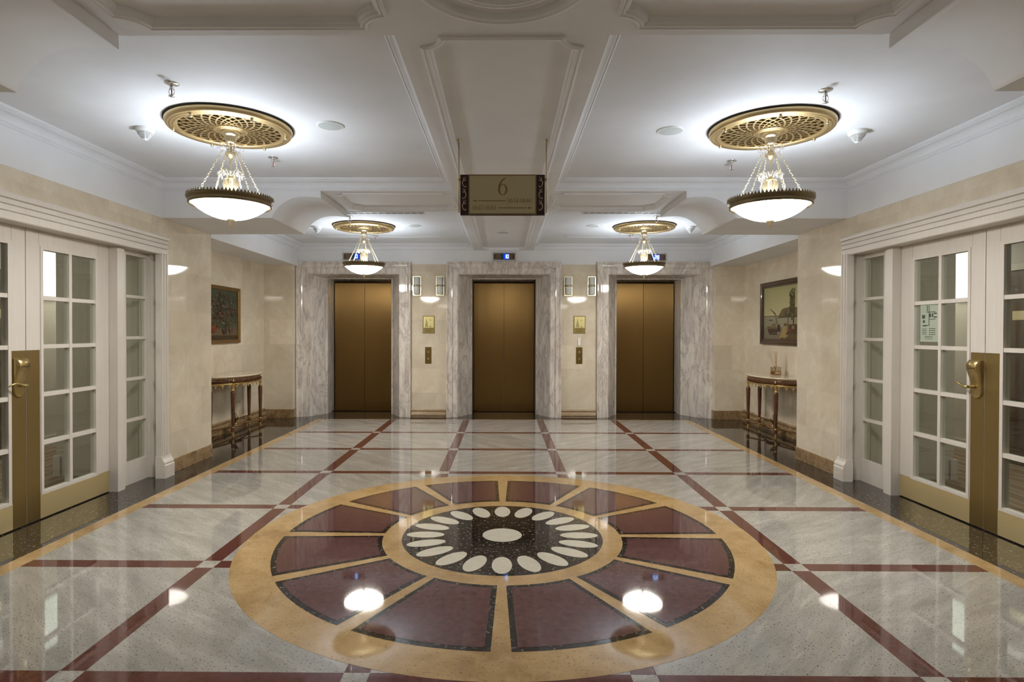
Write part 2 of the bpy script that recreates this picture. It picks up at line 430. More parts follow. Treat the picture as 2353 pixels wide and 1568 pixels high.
def outline(x0, x1, y0, y1, r, t=0, seg=8):
    """rectangle with concave quarter-round corners, offset inwards by t"""
    R = r+t; h = sqrt(max(R*R-t*t, 1e-9)); pts = []
    for cx, cy, sx, sy in ((x0,y0,1,1),(x1,y0,-1,1),(x1,y1,-1,-1),(x0,y1,1,-1)):
        a0 = math.asin(t/R); arc = [(R*cos(a), R*sin(a)) for a in (a0+(pi/2-2*a0)*i/seg for i in range(seg+1))]
        # arc from x-side to y-side in the local quadrant
        loc = [(cx+sx*u, cy+sy*v) for u, v in arc]
        if sx*sy > 0: loc = loc[::-1]
        pts += loc
    return pts
PROF = [(0,0),(.0,-.010),(.010,-.014),(.016,-.008),(.022,-.012),(.032,-.010),(.036,.0),(.046,.004),(.052,.026)]
def panel_moulding(b, rect, r):
    rings = [[(p[0], p[1], ZB+dz) for p in outline(*rect, r, t)] for t, dz in PROF]
    b.grid(rings)
    b.face([(p[0], p[1], ZB+.026) for p in outline(*rect, r, PROF[-1][0])])
def soffit(b, x0, x1, y0, y1, panels, circles=()):
    holes = [outline(*p[:4], p[4], 0) for p in panels]
    for cx, cy, rr in circles: holes.append([(cx+rr*cos(2*pi*i/64), cy+rr*sin(2*pi*i/64)) for i in range(64)])
    b.holed([[(x0,y0),(x1,y0),(x1,y1),(x0,y1)]]+holes, lambda p: (p[0], p[1], ZB))
    for p in panels: panel_moulding(b, p[:4], p[4])
    for cx, cy, rr in circles:
        pr = [(r_, dz) for r_, dz in ((rr,0),(rr,-.01),(rr-.012,-.014),(rr-.02,-.008),(rr-.028,-.012),(rr-.042,-.008),(rr-.048,.016),(rr-.10,.016),(rr-.105,.004),(rr-.118,0),(rr-.128,.004),(rr-.14,.002),(rr-.148,.022),(.16,.022),(.155,.008),(.14,.004),(.125,.012),(.0001,.012))]
        b.lathe([(r_, ZB+dz) for r_, dz in pr], (cx,cy,0), 64, smooth=False)

def cross_beam(name, label, y0, y1, circ):
    b = MB()
    ym = (y0+y1)/2
    pans = [(s*.505 if s > 0 else -1.728, 1.728 if s > 0 else -.505, y0+.09, y1-.06, .11) for s in (-1, 1)]
    soffit(b, -XS, XS, y0, y1, pans, [(0, ym-.0, .385)] if circ else [])
    # brackets: profile (x,z) with a concave quarter curve
    arc = [(1.801,2.779),(1.845,2.785),(1.885,2.789),(1.93,2.7915),(1.969,2.792),(2.012,2.790),(2.053,2.783),(2.088,2.774),(2.117,2.762),(2.143,2.748),(2.167,2.733),(2.19,2.717),(2.21,2.70),(2.228,2.682),(2.244,2.663),(2.258,2.644),(2.27,2.624),(2.281,2.602),(2.29,ZS)]
    for s in (-1, 1):
        prof = [(s*XS, ZB)]+[(s*(x+.004), z) for x, z in arc]+[(s*3.62, ZS)]
        for a, c in zip(prof[:-1], prof[1:]): 
            sm = a != prof[0] and c != prof[-1]
            b.face([(a[0],y0,a[1]),(c[0],y0,c[1]),(c[0],y1,c[1]),(a[0],y1,a[1])], 0, sm)
        top = [(s*3.62, ZC+.02), (s*XS, ZC+.02)]
        for yy in (y0, y1): b.face([(x, yy, z) for x, z in prof+top])
    for yy in (y0, y1): b.face([(-XS,yy,ZB),(XS,yy,ZB),(XS,yy,ZC+.02),(-XS,yy,ZC+.02)])
    o = b.build(name, WHITE); structure(o, label, 'beam')
cross_beam('trim_9', 'white cross beam with curved end brackets, nearest to the viewpoint, round rosette in its middle', YN0, YN1, True)
cross_beam('trim_10', 'white cross beam with curved end brackets behind the hanging sign', YF0, YF1, False)
def centre_beam(name, label, y0, y1, pan, circ=()):
    b = MB(); soffit(b, -XC, XC, y0, y1, [pan] if pan else [], circ)
    for x in (-XC, XC): b.face([(x,y0,ZB),(x,y1,ZB),(x,y1,ZC+.02),(x,y0,ZC+.02)])
    o = b.build(name, WHITE); structure(o, label, 'beam')
centre_beam('trim_11', 'white panelled centre beam above the hanging sign', YN1, YF0, (-.40,.40,YN1+.008,YF0-.02,.10))
centre_beam('trim_12', 'white panelled centre beam running to the middle lift', YF1, YE, (-.40,.40,YF1+.03,YE-.12,.10))
centre_beam('trim_13', 'white panelled centre beam over the viewpoint', Y0, YN0, (-.40,.40,Y0+.1,YN0-.02,.10))
# seam across the recessed panel over the sign
# ------------------------------------------------------------------ lift surrounds and lift doors
LIFTS = ((-2.555, 'left'), (0.008, 'middle'), (2.565, 'right'))
PRF = [(0,0,10.95),(0,0,10.47),(.012,.004,10.455),(.03,.012,10.455),(.03,.014,10.44),(.205,.05,10.115),(.208,.052,10.095),(.225,.067,10.095),(.225,.067,10.075),(.31,.155,10.075),(.312,.158,10.058),(.325,.172,10.050)]
for i in range(7):
    a = i/6*pi/2; PRF.append((.33+.058*sin(a), .178+.058*sin(a), 10.050-.018*(1-cos(a))))
PRF += [(.392,.242,10.026),(.410,.262,10.026),(.410,.262,10.12)]
for i, (xc, nm) in enumerate(LIFTS):
    b = MB(); hw, hh = .565, 2.388
    rings = [[(xc-hw-tx, y, 0), (xc-hw-tx, y, hh+tz), (xc+hw+tx, y, hh+tz), (xc+hw+tx, y, 0)] for tx, tz, y in PRF]
    b.grid(rings, 0, False)
    o = b.build('trim_%d' % (14+i), VEIN); structure(o, 'grey veined marble surround of the %s lift' % nm, 'door surround')
    d = thing('door_%d' % (5+i), (xc, 10.87, 0), 'pair of closed brushed bronze lift doors, %s of the three lifts' % nm, 'lift door', None, 'structure')
    for s in (-1, 1):
        b = MB(); x0, x1 = sorted((s*.0025, s*.553)); b.box(x0, x1, 0, .03, .012, 2.35)
        bevel(b.build('door_panel', BRONZE, d), .002)
    b = MB(); b.box(-.565, .565, -.01, .05, 2.35, 2.40); b.box(-.565, -.553, -.012, .05, .012, 2.35); b.box(.553, .565, -.012, .05, .012, 2.35)
    b.build('door_frame', BRONZED, d)
    b = MB(); b.box(-.565, .565, -.10, .05, .0005, .012); b.build('sill', BRONZED, d)

# ------------------------------------------------------------------ French doors
ZR = [.215, .587, .961, 1.333, 1.707, 2.08]
def pane(b, xo, s, y0, y1, z0, z1):
    """bevelled glass pane, slightly thicker in the middle"""
    e = .02; xf, xb = xo, xo+s*.006
    b.grid([[(xf,y0,z0),(xf,y1,z0),(xf,y1,z1),(xf,y0,z1)], [(xf-s*.004,y0+e,z0+e),(xf-s*.004,y1-e,z0+e),(xf-s*.004,y1-e,z1-e),(xf-s*.004,y0+e,z1-e)]], cap1=True)
    b.face([(xb,y0,z0),(xb,y1,z0),(xb,y1,z1),(xb,y0,z1)])
def leaf(s, far, name, label, lock):
    """leaf local frame: origin at meeting edge on the floor, y runs away along the wall (sign d)"""
    d = 1 if far else -1
    X0 = s*3.548; th = s*.045
    root = thing(name, (X0, 4.372, 0), label, 'door', None, 'structure')
    Y = lambda y: d*y
    b = MB()
    def bx(x0, x1, y0, y1, z0, z1): b.box(x0, x1, Y(y0), Y(y1), z0, z1)
    g0, gm0, gm1, g1 = .163, .437, .468, .748
    bx(0, th, .003, g0, .008, 2.222); bx(0, th, g1, .922, .008, 2.222)
    bx(0, th, g0, g1, 2.08, 2.222); bx(0, th, g0, g1, .008, .215)
    # glazing bead raised round the glass
    bw = .026
    for (y0, y1, z0, z1) in ((g0-bw,g0,.19,2.105),(g1,g1+bw,.19,2.105),(g0,g1,2.08,2.105),(g0,g1,.19,.215)): bx(-s*.006, 0, y0, y1, z0, z1)
    bx(-s*.004, th*.9, gm0, gm1, .215, 2.08)
    for z in ZR[1:-1]: bx(-s*.0025, th*.88, g0, g1, z-.0155, z+.0155)
    o = b.build('frame', DOORP, root)
    b = MB()   # thin joint lines between stiles and rails
    for (y0, y1, z0, z1) in ((g0-bw-.012,g0-bw-.0105,2.105,2.222),(g1+bw+.0105,g1+bw+.012,2.105,2.222)): bx(-s*.0006, 0, y0, y1, z0, z1)
    b.build('joint_line', plain('joint_grey', (.22,.20,.18), .7), root)
    b = MB()
    for (y0, y1) in ((g0, gm0), (gm1, g1)):
        for z0, z1 in zip(ZR[:-1], ZR[1:]):
            ya, yb = sorted((Y(y0), Y(y1)))
            pane(b, s*.014, s, ya, yb, z0+.0155*(z0 > .3), z1-.0155*(z1 < 2))
    b.build('glass_panes', GLASS, root)
    b = MB(); bx(-s*.0035, 0, .128, .922, .01, .197); tag(b.build('kick_plate', BRASS, root), 'brass kick plate')
    b = MB(); bx(-s*.003, 0, .004, .128, .01, 1.308); tag(b.build('lock_plate', BRASSD, root), 'tall aged brass lock plate')
    if lock:
        yc = .068; hw = .052
        side = [(0,.965),(.014,.965),(.018,.985),(.020,1.05),(.022,1.09),(.034,1.13),(.046,1.17),(.052,1.20),(.050,1.222),(.040,1.240),(.026,1.252),(0,1.254)]
        L = MB()
        def rail(t, z):      # plan outline narrows to a rounded foot
            if z < 1.02: k = sqrt(max(0.02, 1-((1.02-z)/.058)**2))
            elif z < 1.15: k = 1-.10*sin((z-1.02)/.13*pi)
            else: k = 1
            return hw*k
        pr = [(t, z) for t, z in side]
        sm = []
        for (t0,z0),(t1,z1) in zip(pr[1:-1], pr[2:]):
            for q in range(3): sm.append((t0+(t1-t0)*q/3, z0+(z1-z0)*q/3))
        sm.append(pr[-1])
        rings = []
        for t, z in [(0.001,.964)]+sm:
            w = rail(t, z); rings.append([(0, Y(yc-w), z), (-s*t*.75, Y(yc-w), z), (-s*t, Y(yc-w+.008), z), (-s*t, Y(yc+w-.008), z), (-s*t*.75, Y(yc+w), z), (0, Y(yc+w), z)])
        L.grid(rings, 0, False, True)
        lk = L.build('lock_case', LOCKB, root)
        m = MB(); m.box(-s*.0525, -s*.05, Y(yc-.032), Y(yc+.03), 1.188, 1.192)
        m.build('card_slot', DARKHOLE, lk)
        m = MB()
        m.tube([(-s*.015, Y(yc), 1.052), (-s*.07, Y(yc), 1.052)], .0115, 14)
        pts = [(-s*.066, Y(yc+.0), 1.052), (-s*.072, Y(yc+.03), 1.052), (-s*.072, Y(yc+.055), 1.060), (-s*.070, Y(yc+.085), 1.072), (-s*.066, Y(yc+.11), 1.074), (-s*.06, Y(yc+.135), 1.066), (-s*.055, Y(yc+.15), 1.055)]
        m.tube(pts, [.012,.0115,.010,.008,.007,.006,.004], 12)
        m.build('lever_handle', LOCKB, lk)
    return root
for s, sd, i in ((-1, 'left', 1), (1, 'right', 3)):
    leaf(s, True, 'door_%d' % i, 'white glazed double door on the %s, the leaf farther from the viewpoint' % sd, s > 0)
    leaf(s, False, 'door_%d' % (i+1), 'white glazed double door on the %s, the leaf nearer the viewpoint' % sd, s < 0)
    # door frame: posts, casings with plinth blocks, header
    b = MB()
    B = lambda *a: box_s(b, s, *a)
    for far in (1, -1):
        yy = lambda y: 4.372+far*(y-4.372)
        B(3.47, 3.60, yy(5.298), yy(5.395), 0, 2.225); B(3.483, 3.6, yy(5.395), yy(5.42), 0, 2.225)
        B(3.42, 3.62, yy(5.853), yy(5.905), 0, 2.225); B(3.40, 3.44, yy(5.835), yy(5.86), 0, 2.225)
        B(3.366, 3.42, yy(5.795), yy(5.905), .16, 2.225); B(3.356, 3.38, yy(5.80), yy(5.815), .16, 2.225); B(3.356, 3.38, yy(5.838), yy(5.862), .16, 2.225); B(3.356, 3.38, yy(5.885), yy(5.905), .16, 2.225)
        # plinth block
        pb = [(3.42,0),(3.322,0),(3.322,.125),(3.330,.135),(3.326,.15),(3.335,.165),(3.35,.185),(3.36,.215),(3.42,.215)]
        ya, yb = sorted((yy(5.785), yy(5.95)))
        b.prism([(s*x, z) for x, z in pb], 1, ya, yb)
        b.box(s*3.3195, s*3.322, *sorted((yy(5.82), yy(5.915))), .06, .064); b.box(s*3.3195, s*3.322, *sorted((yy(5.82), yy(5.915))), .112, .116)
    hp = [(3.62,2.222),(3.40,2.222),(3.40,2.212),(3.372,2.212),(3.366,2.218),(3.366,2.268),(3.374,2.272),(3.362,2.276),(3.362,2.312),(3.37,2.316),(3.358,2.32),(3.358,2.352),(3.366,2.356),(3.350,2.36),(3.346,2.385),(3.352,2.398),(3.386,2.402),(3.62,2.402)]
    b.prism([(s*x, z) for x, z in hp], 1, 2.83, 5.912)
    o = b.build('trim_%d' % (17 if s < 0 else 18), DOORP); structure(o, 'white door frame with grooved header and plinth blocks on the %s' % sd, 'door frame')
    # side light
    for far, wi, ds in ((1, 1 if s < 0 else 2, 'far'), (-1, 3 if s < 0 else 4, 'near')):
        yy = lambda y: 4.372+far*(y-4.372)
        r = thing('window_%d' % wi, (s*3.53, yy(5.42), 0), 'narrow five pane side light at the %s end of the %s double door' % (ds, sd), 'side light', None, 'structure')
        b = MB(); Bx = lambda x0, x1, y0, y1, z0, z1: b.box(s*x0, s*x1, far*y0, far*y1, z0, z1)
        Bx(0,.04,0,.095,0,2.222); Bx(0,.04,.395,.434,0,2.222); Bx(0,.04,.095,.395,0,.215); Bx(0,.04,.095,.395,2.175,2.222)
        zz = [.215+(2.175-.215)*q/5 for q in range(6)]
        for z in zz[1:-1]: Bx(-.002,.036,.095,.395,z-.014,z+.014)
        b.build('frame', DOORP, r)
        b = MB()
        for z0, z1 in zip(zz[:-1], zz[1:]): pane(b, s*.014, s, *sorted((far*.095, far*.395)), z0+.014*(z0 > .3), z1-.014*(z1 < 2.1))
        b.build('glass_panes', GLASS, r)

# ------------------------------------------------------------------ corridors behind the glazed doors
CARPET = None
def m_carpet():
    m, t, b = nt('corridor_carpet'); k = NB(t)
    w = k.n('ShaderNodeTexWave', {'Vector': k.pos(), 'Scale': 1.1, 'Distortion': 3.5, 'Detail': 3}, bands_direction='X').outputs['Fac']
    n1 = k.noise(k.pos(), 90, 2, .6)
    c = k.ramp(w, [(.2, (.16,.10,.055)), (.5, (.28,.20,.12)), (.56, (.10,.06,.035)), (.62, (.34,.27,.18)), (.9, (.20,.13,.075))])
    c = k.mix(.25, c, k.ramp(n1, [(.3, (.08,.05,.03)), (.7, (.36,.28,.2))]))
    t.links.new(c, b.inputs['Base Color']); b.inputs['Roughness'].default_value = .95; b.inputs['Specular IOR Level'].default_value = .1
    return m
CARPET = m_carpet()
LAMP = m_emit('wall_lamp_glass', (.93,1.0,.93), 1.0)
BROWND = m_wood('brown_room_door', (.045,.026,.012), (.085,.05,.024), .4)
di = 8
for s, sd in ((-1, 'left'), (1, 'right')):
    b = MB(); B = lambda *a: box_s(b, s, *a)
    B(5.7, 5.82, .3, 9.2, 0, 2.62); B(3.62, 5.82, .18, .3, 0, 2.62); B(4.46, 5.82, 9.2, 9.32, 0, 2.62); B(3.60, 5.82, .18, 9.32, 2.62, 2.7)
    B(4.462, 4.475, 5.89, 9.2, 0, 2.62); B(3.621, 4.475, 5.885, 5.899, 0, 2.62); B(3.605, 3.625, .3, 2.83, 0, 2.62)
    # wall panels, skirting
    for y in (3.2, 4.3, 5.3, 6.98, 7.9): B(5.69, 5.70, y, y+.06, .14, 2.62)
    B(5.675, 5.7, .3, 5.98, 0, .14); B(5.675, 5.7, 6.95, 9.2, 0, .14); B(4.43, 4.5, 5.865, 5.95, 0, .2)
    o = b.build('wall_corridor_'+sd, CORR); structure(o, 'grey beige panelled corridor wall seen through the %s glazed doors' % sd, 'wall')
    b = MB(); B(3.6, 5.8, .2, 5.885, -.03, .0005); B(4.465, 5.8, 5.885, 9.3, -.03, .0005)
    o = b.build('floor_corridor_'+sd, CARPET); structure(o, 'brown patterned corridor carpet beyond the %s glazed doors' % sd, 'floor')
    d = thing('door_%d' % di, (s*5.70, 6.465, 0), 'brown closed room door in the corridor behind the %s glass' % sd, 'door', None, 'structure'); di += 1
    b = MB(); b.box(-s*.03, s*.01, -.43, .43, .005, 2.15); b.build('leaf', BROWND, d)
    b = MB(); b.box(-s*.05, 0, -.5, -.43, 0, 2.22); b.box(-s*.05, 0, .43, .5, 0, 2.22); b.box(-s*.05, 0, -.5, .5, 2.15, 2.22); b.build('door_frame', DOORP, d)
    b = MB(); b.box(-s*.034, -s*.03, -.16, .16, 1.60, 1.70); tag(b.build('number_plate', PALEGOLD, d), 'blank pale gold plate')
    b = MB(); b.tube([(-s*.03,0,1.53),(-s*.036,0,1.53)], .014, 14); b.build('peephole', DARKHOLE, d)
    w = thing('wall_lamp', (s*5.70, 7.24, 1.86), 'bright white panel lamp on the corridor wall behind the %s glazed doors' % sd, 'wall lamp', 'corridor wall lamps')
    b = MB(); b.box(-s*.02, 0, -.27, .27, 0, .66); b.build('backplate', WPLAST, w)
    b = MB(); b.box(-s*.07, -s*.02, -.24, .24, .03, .63); bevel(b.build('shade', LAMP, w), .01)

# ------------------------------------------------------------------ chandelier and ceiling medallion
def make_medallion(loc, label):
    t = thing('ceiling_medallion', loc, label, 'ceiling medallion', 'gilded pierced ceiling medallions'); t.scale = (.955, .955, 1)
    b = MB()   # stepped outer ring, hangs a little below the ceiling
    b.lathe([(.448,-.004),(.448,-.018),(.444,-.034),(.436,-.043),(.424,-.046),(.421,-.042),(.414,-.047),(.402,-.050),(.398,-.046),(.390,-.051),(.378,-.052),(.374,-.046),(.366,-.047),(.360,-.040),(.360,-.028)], seg=96)
    b.build('outer_ring', GOLD, t)
    b = MB(); b.lathe([(.456,-.0005),(.456,-.01),(.44,-.012)], seg=96); b.lathe([(.366,-.022),(.0001,-.022)], seg=64, smooth=False)
    tag(b.build('backing', DARKHOLE, t), 'dark recess seen through the piercings')
    b = MB(); N = 26; hw = .0058
    for dr in (1, -1):
        for k in range(N):
            a0 = 2*pi*k/N; L = []; R = []
            M = 22
            for i in range(M+1):
                u = i/M; r = .085+.278*u; a = a0+dr*(1.0*u**.72)
                # direction along the strip
                u2 = min(1, u+.01); r2 = .085+.278*u2; a2 = a0+dr*(1.0*u2**.72)
                u1 = max(0, u-.01); r1 = .085+.278*u1; a1 = a0+dr*(1.0*u1**.72)
                tx, ty = r2*cos(a2)-r1*cos(a1), r2*sin(a2)-r1*sin(a1); q = math.hypot(tx, ty) or 1
                nx, ny = -ty/q, tx/q; w = hw*(.75+.5*u)
                L.append((r*cos(a)+nx*w, r*sin(a)+ny*w)); R.append((r*cos(a)-nx*w, r*sin(a)-ny*w))
            zb, zt = (-.036, -.026) if dr > 0 else (-.0355, -.026)
            b.grid([[(*p, zt) for p in L], [(*p, zb) for p in L], [(*p, zb) for p in R], [(*p, zt) for p in R]], 0, False)
    b.build('lattice', GOLD, t, recalc=False)
    b = MB(); b.lathe([(.122,-.026),(.122,-.040),(.112,-.047),(.100,-.043),(.092,-.048),(.080,-.053),(.072,-.049),(.0001,-.049)], seg=64)
    b.build('hub_ring', GOLD, t)
    kb = None
    for q in range(6):
        a = radians(15+60*q)
        b = MB(); b.lathe([(.0001,-.072),(.008,-.070),(.0125,-.063),(.0125,-.056),(.007,-.050),(.007,-.044)], (.398*cos(a), .398*sin(a), 0), 16)
        b.build('knob', PALEGOLD, t)
    return t

def make_chandelier(loc, label):
    """origin on the ceiling"""
    Z = lambda z: z-ZC
    t = thing('chandelier', loc, label, 'chandelier', 'bowl chandeliers on chains')
    b = MB()   # canopy and fluted cup
    b.lathe([(.062,Z(2.906)),(.064,Z(2.895)),(.058,Z(2.882)),(.044,Z(2.872)),(.036,Z(2.868))], seg=48)
    b.lathe([(.044,Z(2.872)),(.042,Z(2.86)),(.034,Z(2.838)),(.024,Z(2.822)),(.014,Z(2.818)),(.0001,Z(2.818))], seg=96, flute=lambda a: 1+.05*cos(20*a))
    b.build('canopy', PALEGOLD, t)
    b = MB()   # stem with collar
    b.tube([(0,0,Z(2.83)),(0,0,Z(2.46))], .0075, 12)
    for a in range(4): b.tube([(.022*cos(a*pi/2+.4),.022*sin(a*pi/2+.4),Z(2.825)),(.022*cos(a*pi/2+.4),.022*sin(a*pi/2+.4),Z(2.752))], .0035, 8)
    b.lathe([(.0001,Z(2.757)),(.036,Z(2.757)),(.038,Z(2.75)),(.034,Z(2.738)),(.020,Z(2.722)),(.010,Z(2.706)),(.0085,Z(2.692)),(.013,Z(2.686)),(.0085,Z(2.678))], seg=32)
    b.lathe([(.0085,Z(2.585)),(.016,Z(2.578)),(.020,Z(2.565)),(.012,Z(2.555)),(.009,Z(2.55))], seg=24)
    b.build('stem', PALEGOLD, t)
    b = MB()   # fluted glass baluster above the bowl
    b.lathe([(.012,Z(2.580)),(.032,Z(2.570)),(.049,Z(2.55)),(.051,Z(2.525)),(.043,Z(2.49)),(.028,Z(2.455)),(.018,Z(2.425)),(.014,Z(2.40))], seg=96, flute=lambda a: 1+.09*cos(12*a))
    b.build('baluster', plain('amber_glass', (.95,.78,.5), .15, 0, .6, trans=.75, ior=1.3), t)
    # crystal clusters : wire arms with cut drops
    for nm, zc, R, n, arm, drop in (('crystal_crown', 2.772, .078, 9, .055, .016), ('crystal_spray', 2.575, .078, 11, .055, .0155)):
        b = MB()
        for k in range(n):
            a = 2*pi*k/n; pts = []
            for i in range(9):
                u = i/8; r = .012+R*1.05*(u**.8); z = zc+arm*sin(min(1, u*1.15)*pi*.82)*.9
                pts.append((r*cos(a), r*sin(a), Z(z)))
            b.tube(pts, .0016, 6)
        w = b.build(nm, PALEGOLD, t)
        for k in range(n):
            a = 2*pi*k/n
            for (rr, dz, sz) in ((R, .012, 1.0), (R*.62, .03, .85)):
                c = MB(); q = drop*sz; z = Z(zc+dz)
                c.lathe([(.0001,z-q*1.35),(q*.6,z-q*.75),(q,z),(q*.55,z+q*.8),(.0001,z+q*1.05)], (rr*cos(a+(.3 if sz < 1 else 0)), rr*sin(a+(.3 if sz < 1 else 0)), 0), 8, smooth=False)
                c.build('crystal', CRYST, w)
    # six chains of oval links
    for k in range(6):
        a = 2*pi*k/6+.52; b = MB()
        p0 = Vector((.055*cos(a), .055*sin(a), Z(2.768))); p1 = Vector((.228*cos(a), .228*sin(a), Z(2.418)))
        n = 19; ax = (p1-p0).normalized(); side = Vector((-sin(a), cos(a), 0)); nor = ax.cross(side)
        for i in range(n):
            c = p0.lerp(p1, (i+.5)/n); h = (p1-p0).length/n*.66; u = side if i % 2 else nor
            b.tube([c+ax*(h*cos(e))+u*(.0058*sin(e)) for e in (2*pi*q/12 for q in range(12))], .0015, 5, closed=True)
        b.build('chain', PALEGOLD, t)
    # rim with saw teeth
    b = MB()
    b.lathe([(.266,Z(2.378)),(.275,Z(2.366)),(.283,Z(2.372)),(.284,Z(2.384)),(.277,Z(2.392)),(.281,Z(2.397)),(.291,Z(2.404)),(.296,Z(2.414)),(.294,Z(2.420)),(.284,Z(2.420)),(.277,Z(2.41)),(.267,Z(2.40)),(.263,Z(2.386)),(.266,Z(2.378))], seg=96)
    T = 76
    for k in range(T):
        a = 2*pi*k/T; d = pi/T*.92
        P = lambda r, an, z: (r*cos(an), r*sin(an), Z(z))
        b.face([P(.296,a-d,2.418), P(.296,a+d,2.418), P(.294,a,2.441)]); b.face([P(.289,a-d,2.418), P(.289,a+d,2.418), P(.292,a,2.441)])
        b.face([P(.296,a-d,2.418), P(.289,a-d,2.418), P(.292,a,2.441), P(.294,a,2.441)]); b.face([P(.296,a+d,2.418), P(.289,a+d,2.418), P(.292,a,2.441), P(.294,a,2.441)])
    b.build('rim', ANTIQ, t, recalc=False)
    b = MB()   # frosted bowl, inside and outside skins
    out = [(.266*q/12 if q else .0001, 2.268+.365-sqrt(.365**2-(.266*q/12)**2)) for q in range(12, -1, -1)]
    b.lathe([(r, Z(z)) for r, z in out], seg=72)
    b.lathe([(max(r-.007, .0001), Z(z+.007)) for r, z in out], seg=72, mat=1)
    b.build('bowl', [BOWL, BOWLIN], t)
    b = MB(); b.lathe([(.030,Z(2.274)),(.030,Z(2.266)),(.022,Z(2.260)),(.0125,Z(2.257)),(.0125,Z(2.224)),(.0001,Z(2.224))], seg=32)
    b.build('finial', PALEGOLD, t)
    return t
CH = [(-1.985, 4.31, 'left', 'front'), (1.955, 4.345, 'right', 'front'), (-1.975, 8.37, 'left', 'back'), (1.985, 8.37, 'right', 'back'), (-1.97, .28, 'left', 'near'), (1.97, .28, 'right', 'near')]
m0 = c0 = None
for x, y, sd, ds in CH:
    where = {'front': 'in the larger front %s ceiling bay' % sd, 'back': 'before the %s lift' % sd, 'near': 'in the %s bay beside the viewpoint' % sd}[ds]
    ml = 'gilded pierced round medallion on the white ceiling '+where
    cl = 'glowing bowl chandelier on six chains '+where
    if m0 is None: m0 = make_medallion((x, y, ZC), ml); c0 = make_chandelier((x, y, ZC), cl)
    else:
        dup(m0, (x, y, ZC), ml); c = dup(c0, (x, y, ZC), cl)
        if ds == 'near':
            for ch in c.children:
                if ch.name.startswith('bowl'): ch.material_slots[0].link = 'OBJECT'; ch.material_slots[0].material = BOWLDIM
    l = bpy.data.lights.new('bulbs', 'POINT'); l.energy = 16.5 if y > 2 else 1.5; l.shadow_soft_size = .06; l.color = (.76, .875, 1.0)
    o = bpy.data.objects.new('chandelier_bulbs', l); COL.objects.link(o); o.location = (x, y, 2.372)

# ------------------------------------------------------------------ lettering
def ring2(b, cx, cz, ro, ri, n=28):
    O = [(cx+ro[0]*cos(2*pi*i/n), cz+ro[1]*sin(2*pi*i/n)) for i in range(n)]; I = [(cx+ri[0]*cos(2*pi*i/n), cz+ri[1]*sin(2*pi*i/n)) for i in range(n)]
    for i in range(n): j = (i+1) % n; b.append([O[i], O[j], I[j], I[i]])
def stroke2(b, pts, ws):
    L = []; R = []
    for i, p in enumerate(pts):
        a = pts[max(0, i-1)]; c = pts[min(len(pts)-1, i+1)]; dx, dz = c[0]-a[0], c[1]-a[1]; q = math.hypot(dx, dz); w = ws[i]/2 if isinstance(ws, (list, tuple)) else ws/2
        L.append((p[0]-dz/q*w, p[1]+dx/q*w)); R.append((p[0]+dz/q*w, p[1]-dx/q*w))
    for i in range(len(pts)-1): b.append([L[i], L[i+1], R[i+1], R[i]])
def glyph(c):
    b = []
    if c == '0': ring2(b, .25, .5, (.235,.51), (.145,.47))
    elif c == '6':
        ring2(b, .25, .315, (.235,.325), (.14,.285))
        P = [(.065,.33),(.068,.46),(.10,.62),(.17,.77),(.27,.90),(.42,1.0)]; stroke2(b, P, [.10,.10,.10,.09,.075,.03])
    elif c == '1': b += [[(.2,0),(.295,0),(.295,1),(.2,.97)], [(.08,0),(.42,0),(.42,.035),(.08,.035)], [(.07,.86),(.2,.93),(.295,1),(.23,1)]]
    elif c == '4': b += [[(.29,0),(.38,0),(.38,1),(.29,.94)], [(.0,.245),(.48,.245),(.48,.33),(.0,.33)], [(.0,.33),(.06,.33),(.34,.92),(.36,1.0)]]
    elif c == '7': b += [[(.05,.90),(.47,.90),(.47,1),(.03,1)], [(.14,0),(.235,0),(.47,.92),(.40,.92)], [(.03,1),(.05,1),(.05,.8),(.02,.8)]]
    elif c == '8': ring2(b, .25, .755, (.185,.25), (.10,.215)); ring2(b, .25, .275, (.23,.285), (.135,.24))
    elif c == '-': b += [[(.02,.3),(.26,.3),(.26,.375),(.02,.375)]]
    return b
def text(mb, s, x, z, h, yf, mat=0, xs=1.0):
    """writes s starting at (x,z) on the plane y=yf facing -y; returns end x"""
    for c in s:
        for n_, poly in enumerate(glyph(c)): mb.face([(x+p[0]*h*xs, yf-n_*6e-6, z+p[1]*h) for p in poly], mat)
        x += (.55 if c != '-' else .29)*h*xs
    return x

# ------------------------------------------------------------------ hanging sign
SIGNBG = plain('sign_pale_gold', (.44,.39,.235), .35, .1); SIGNTX = plain('sign_bronze_ink', (.215,.135,.052), .4, .2); SIGNDK = plain('sign_dark_plum', (.022,.004,.006), .3)
t = thing('hanging_sign', (0, 4.36, ZB+.026), 'hanging floor sign reading 6 with room number arrows, on two brass rods', 'sign')
zt, zb = 2.612-ZB-.026, 2.315-ZB-.026
b = MB(); b.box(-.312, .310, .0, .03, zb, zt); bevel(b.build('board', SIGNDK, t), .002)
b = MB(); b.box(-.252, .249, -.003, .0, zb+.004, zt); b.build('face_panel', SIGNBG, t)
b = MB(); yf = -.0036
fr = lambda q, y: [(-.252+q, y, zb+.005+q*.8), (.249-q, y, zb+.005+q*.8), (.249-q, y, zt-.0005-q), (-.252+q, y, zt-.0005-q)]
b.grid([fr(0, -.003), fr(0, yf), fr(.009, yf), fr(.009, -.003)])
text(b, '6', -.036, zb+.145, .128, yf-.0004, 0, 1.15)
e = text(b, '0614-0646', .034, zb+.089, .034, yf-.0004, 0, 1.12); text(b, '0647-0681', -.222, zb+.036, .034, yf-.0004, 0, 1.12)
b.box(-.182, .022, yf-.0006, -.003, zb+.1005, zb+.1065); b.box(-.032, .178, yf-.0006, -.003, zb+.0485, zb+.0545)
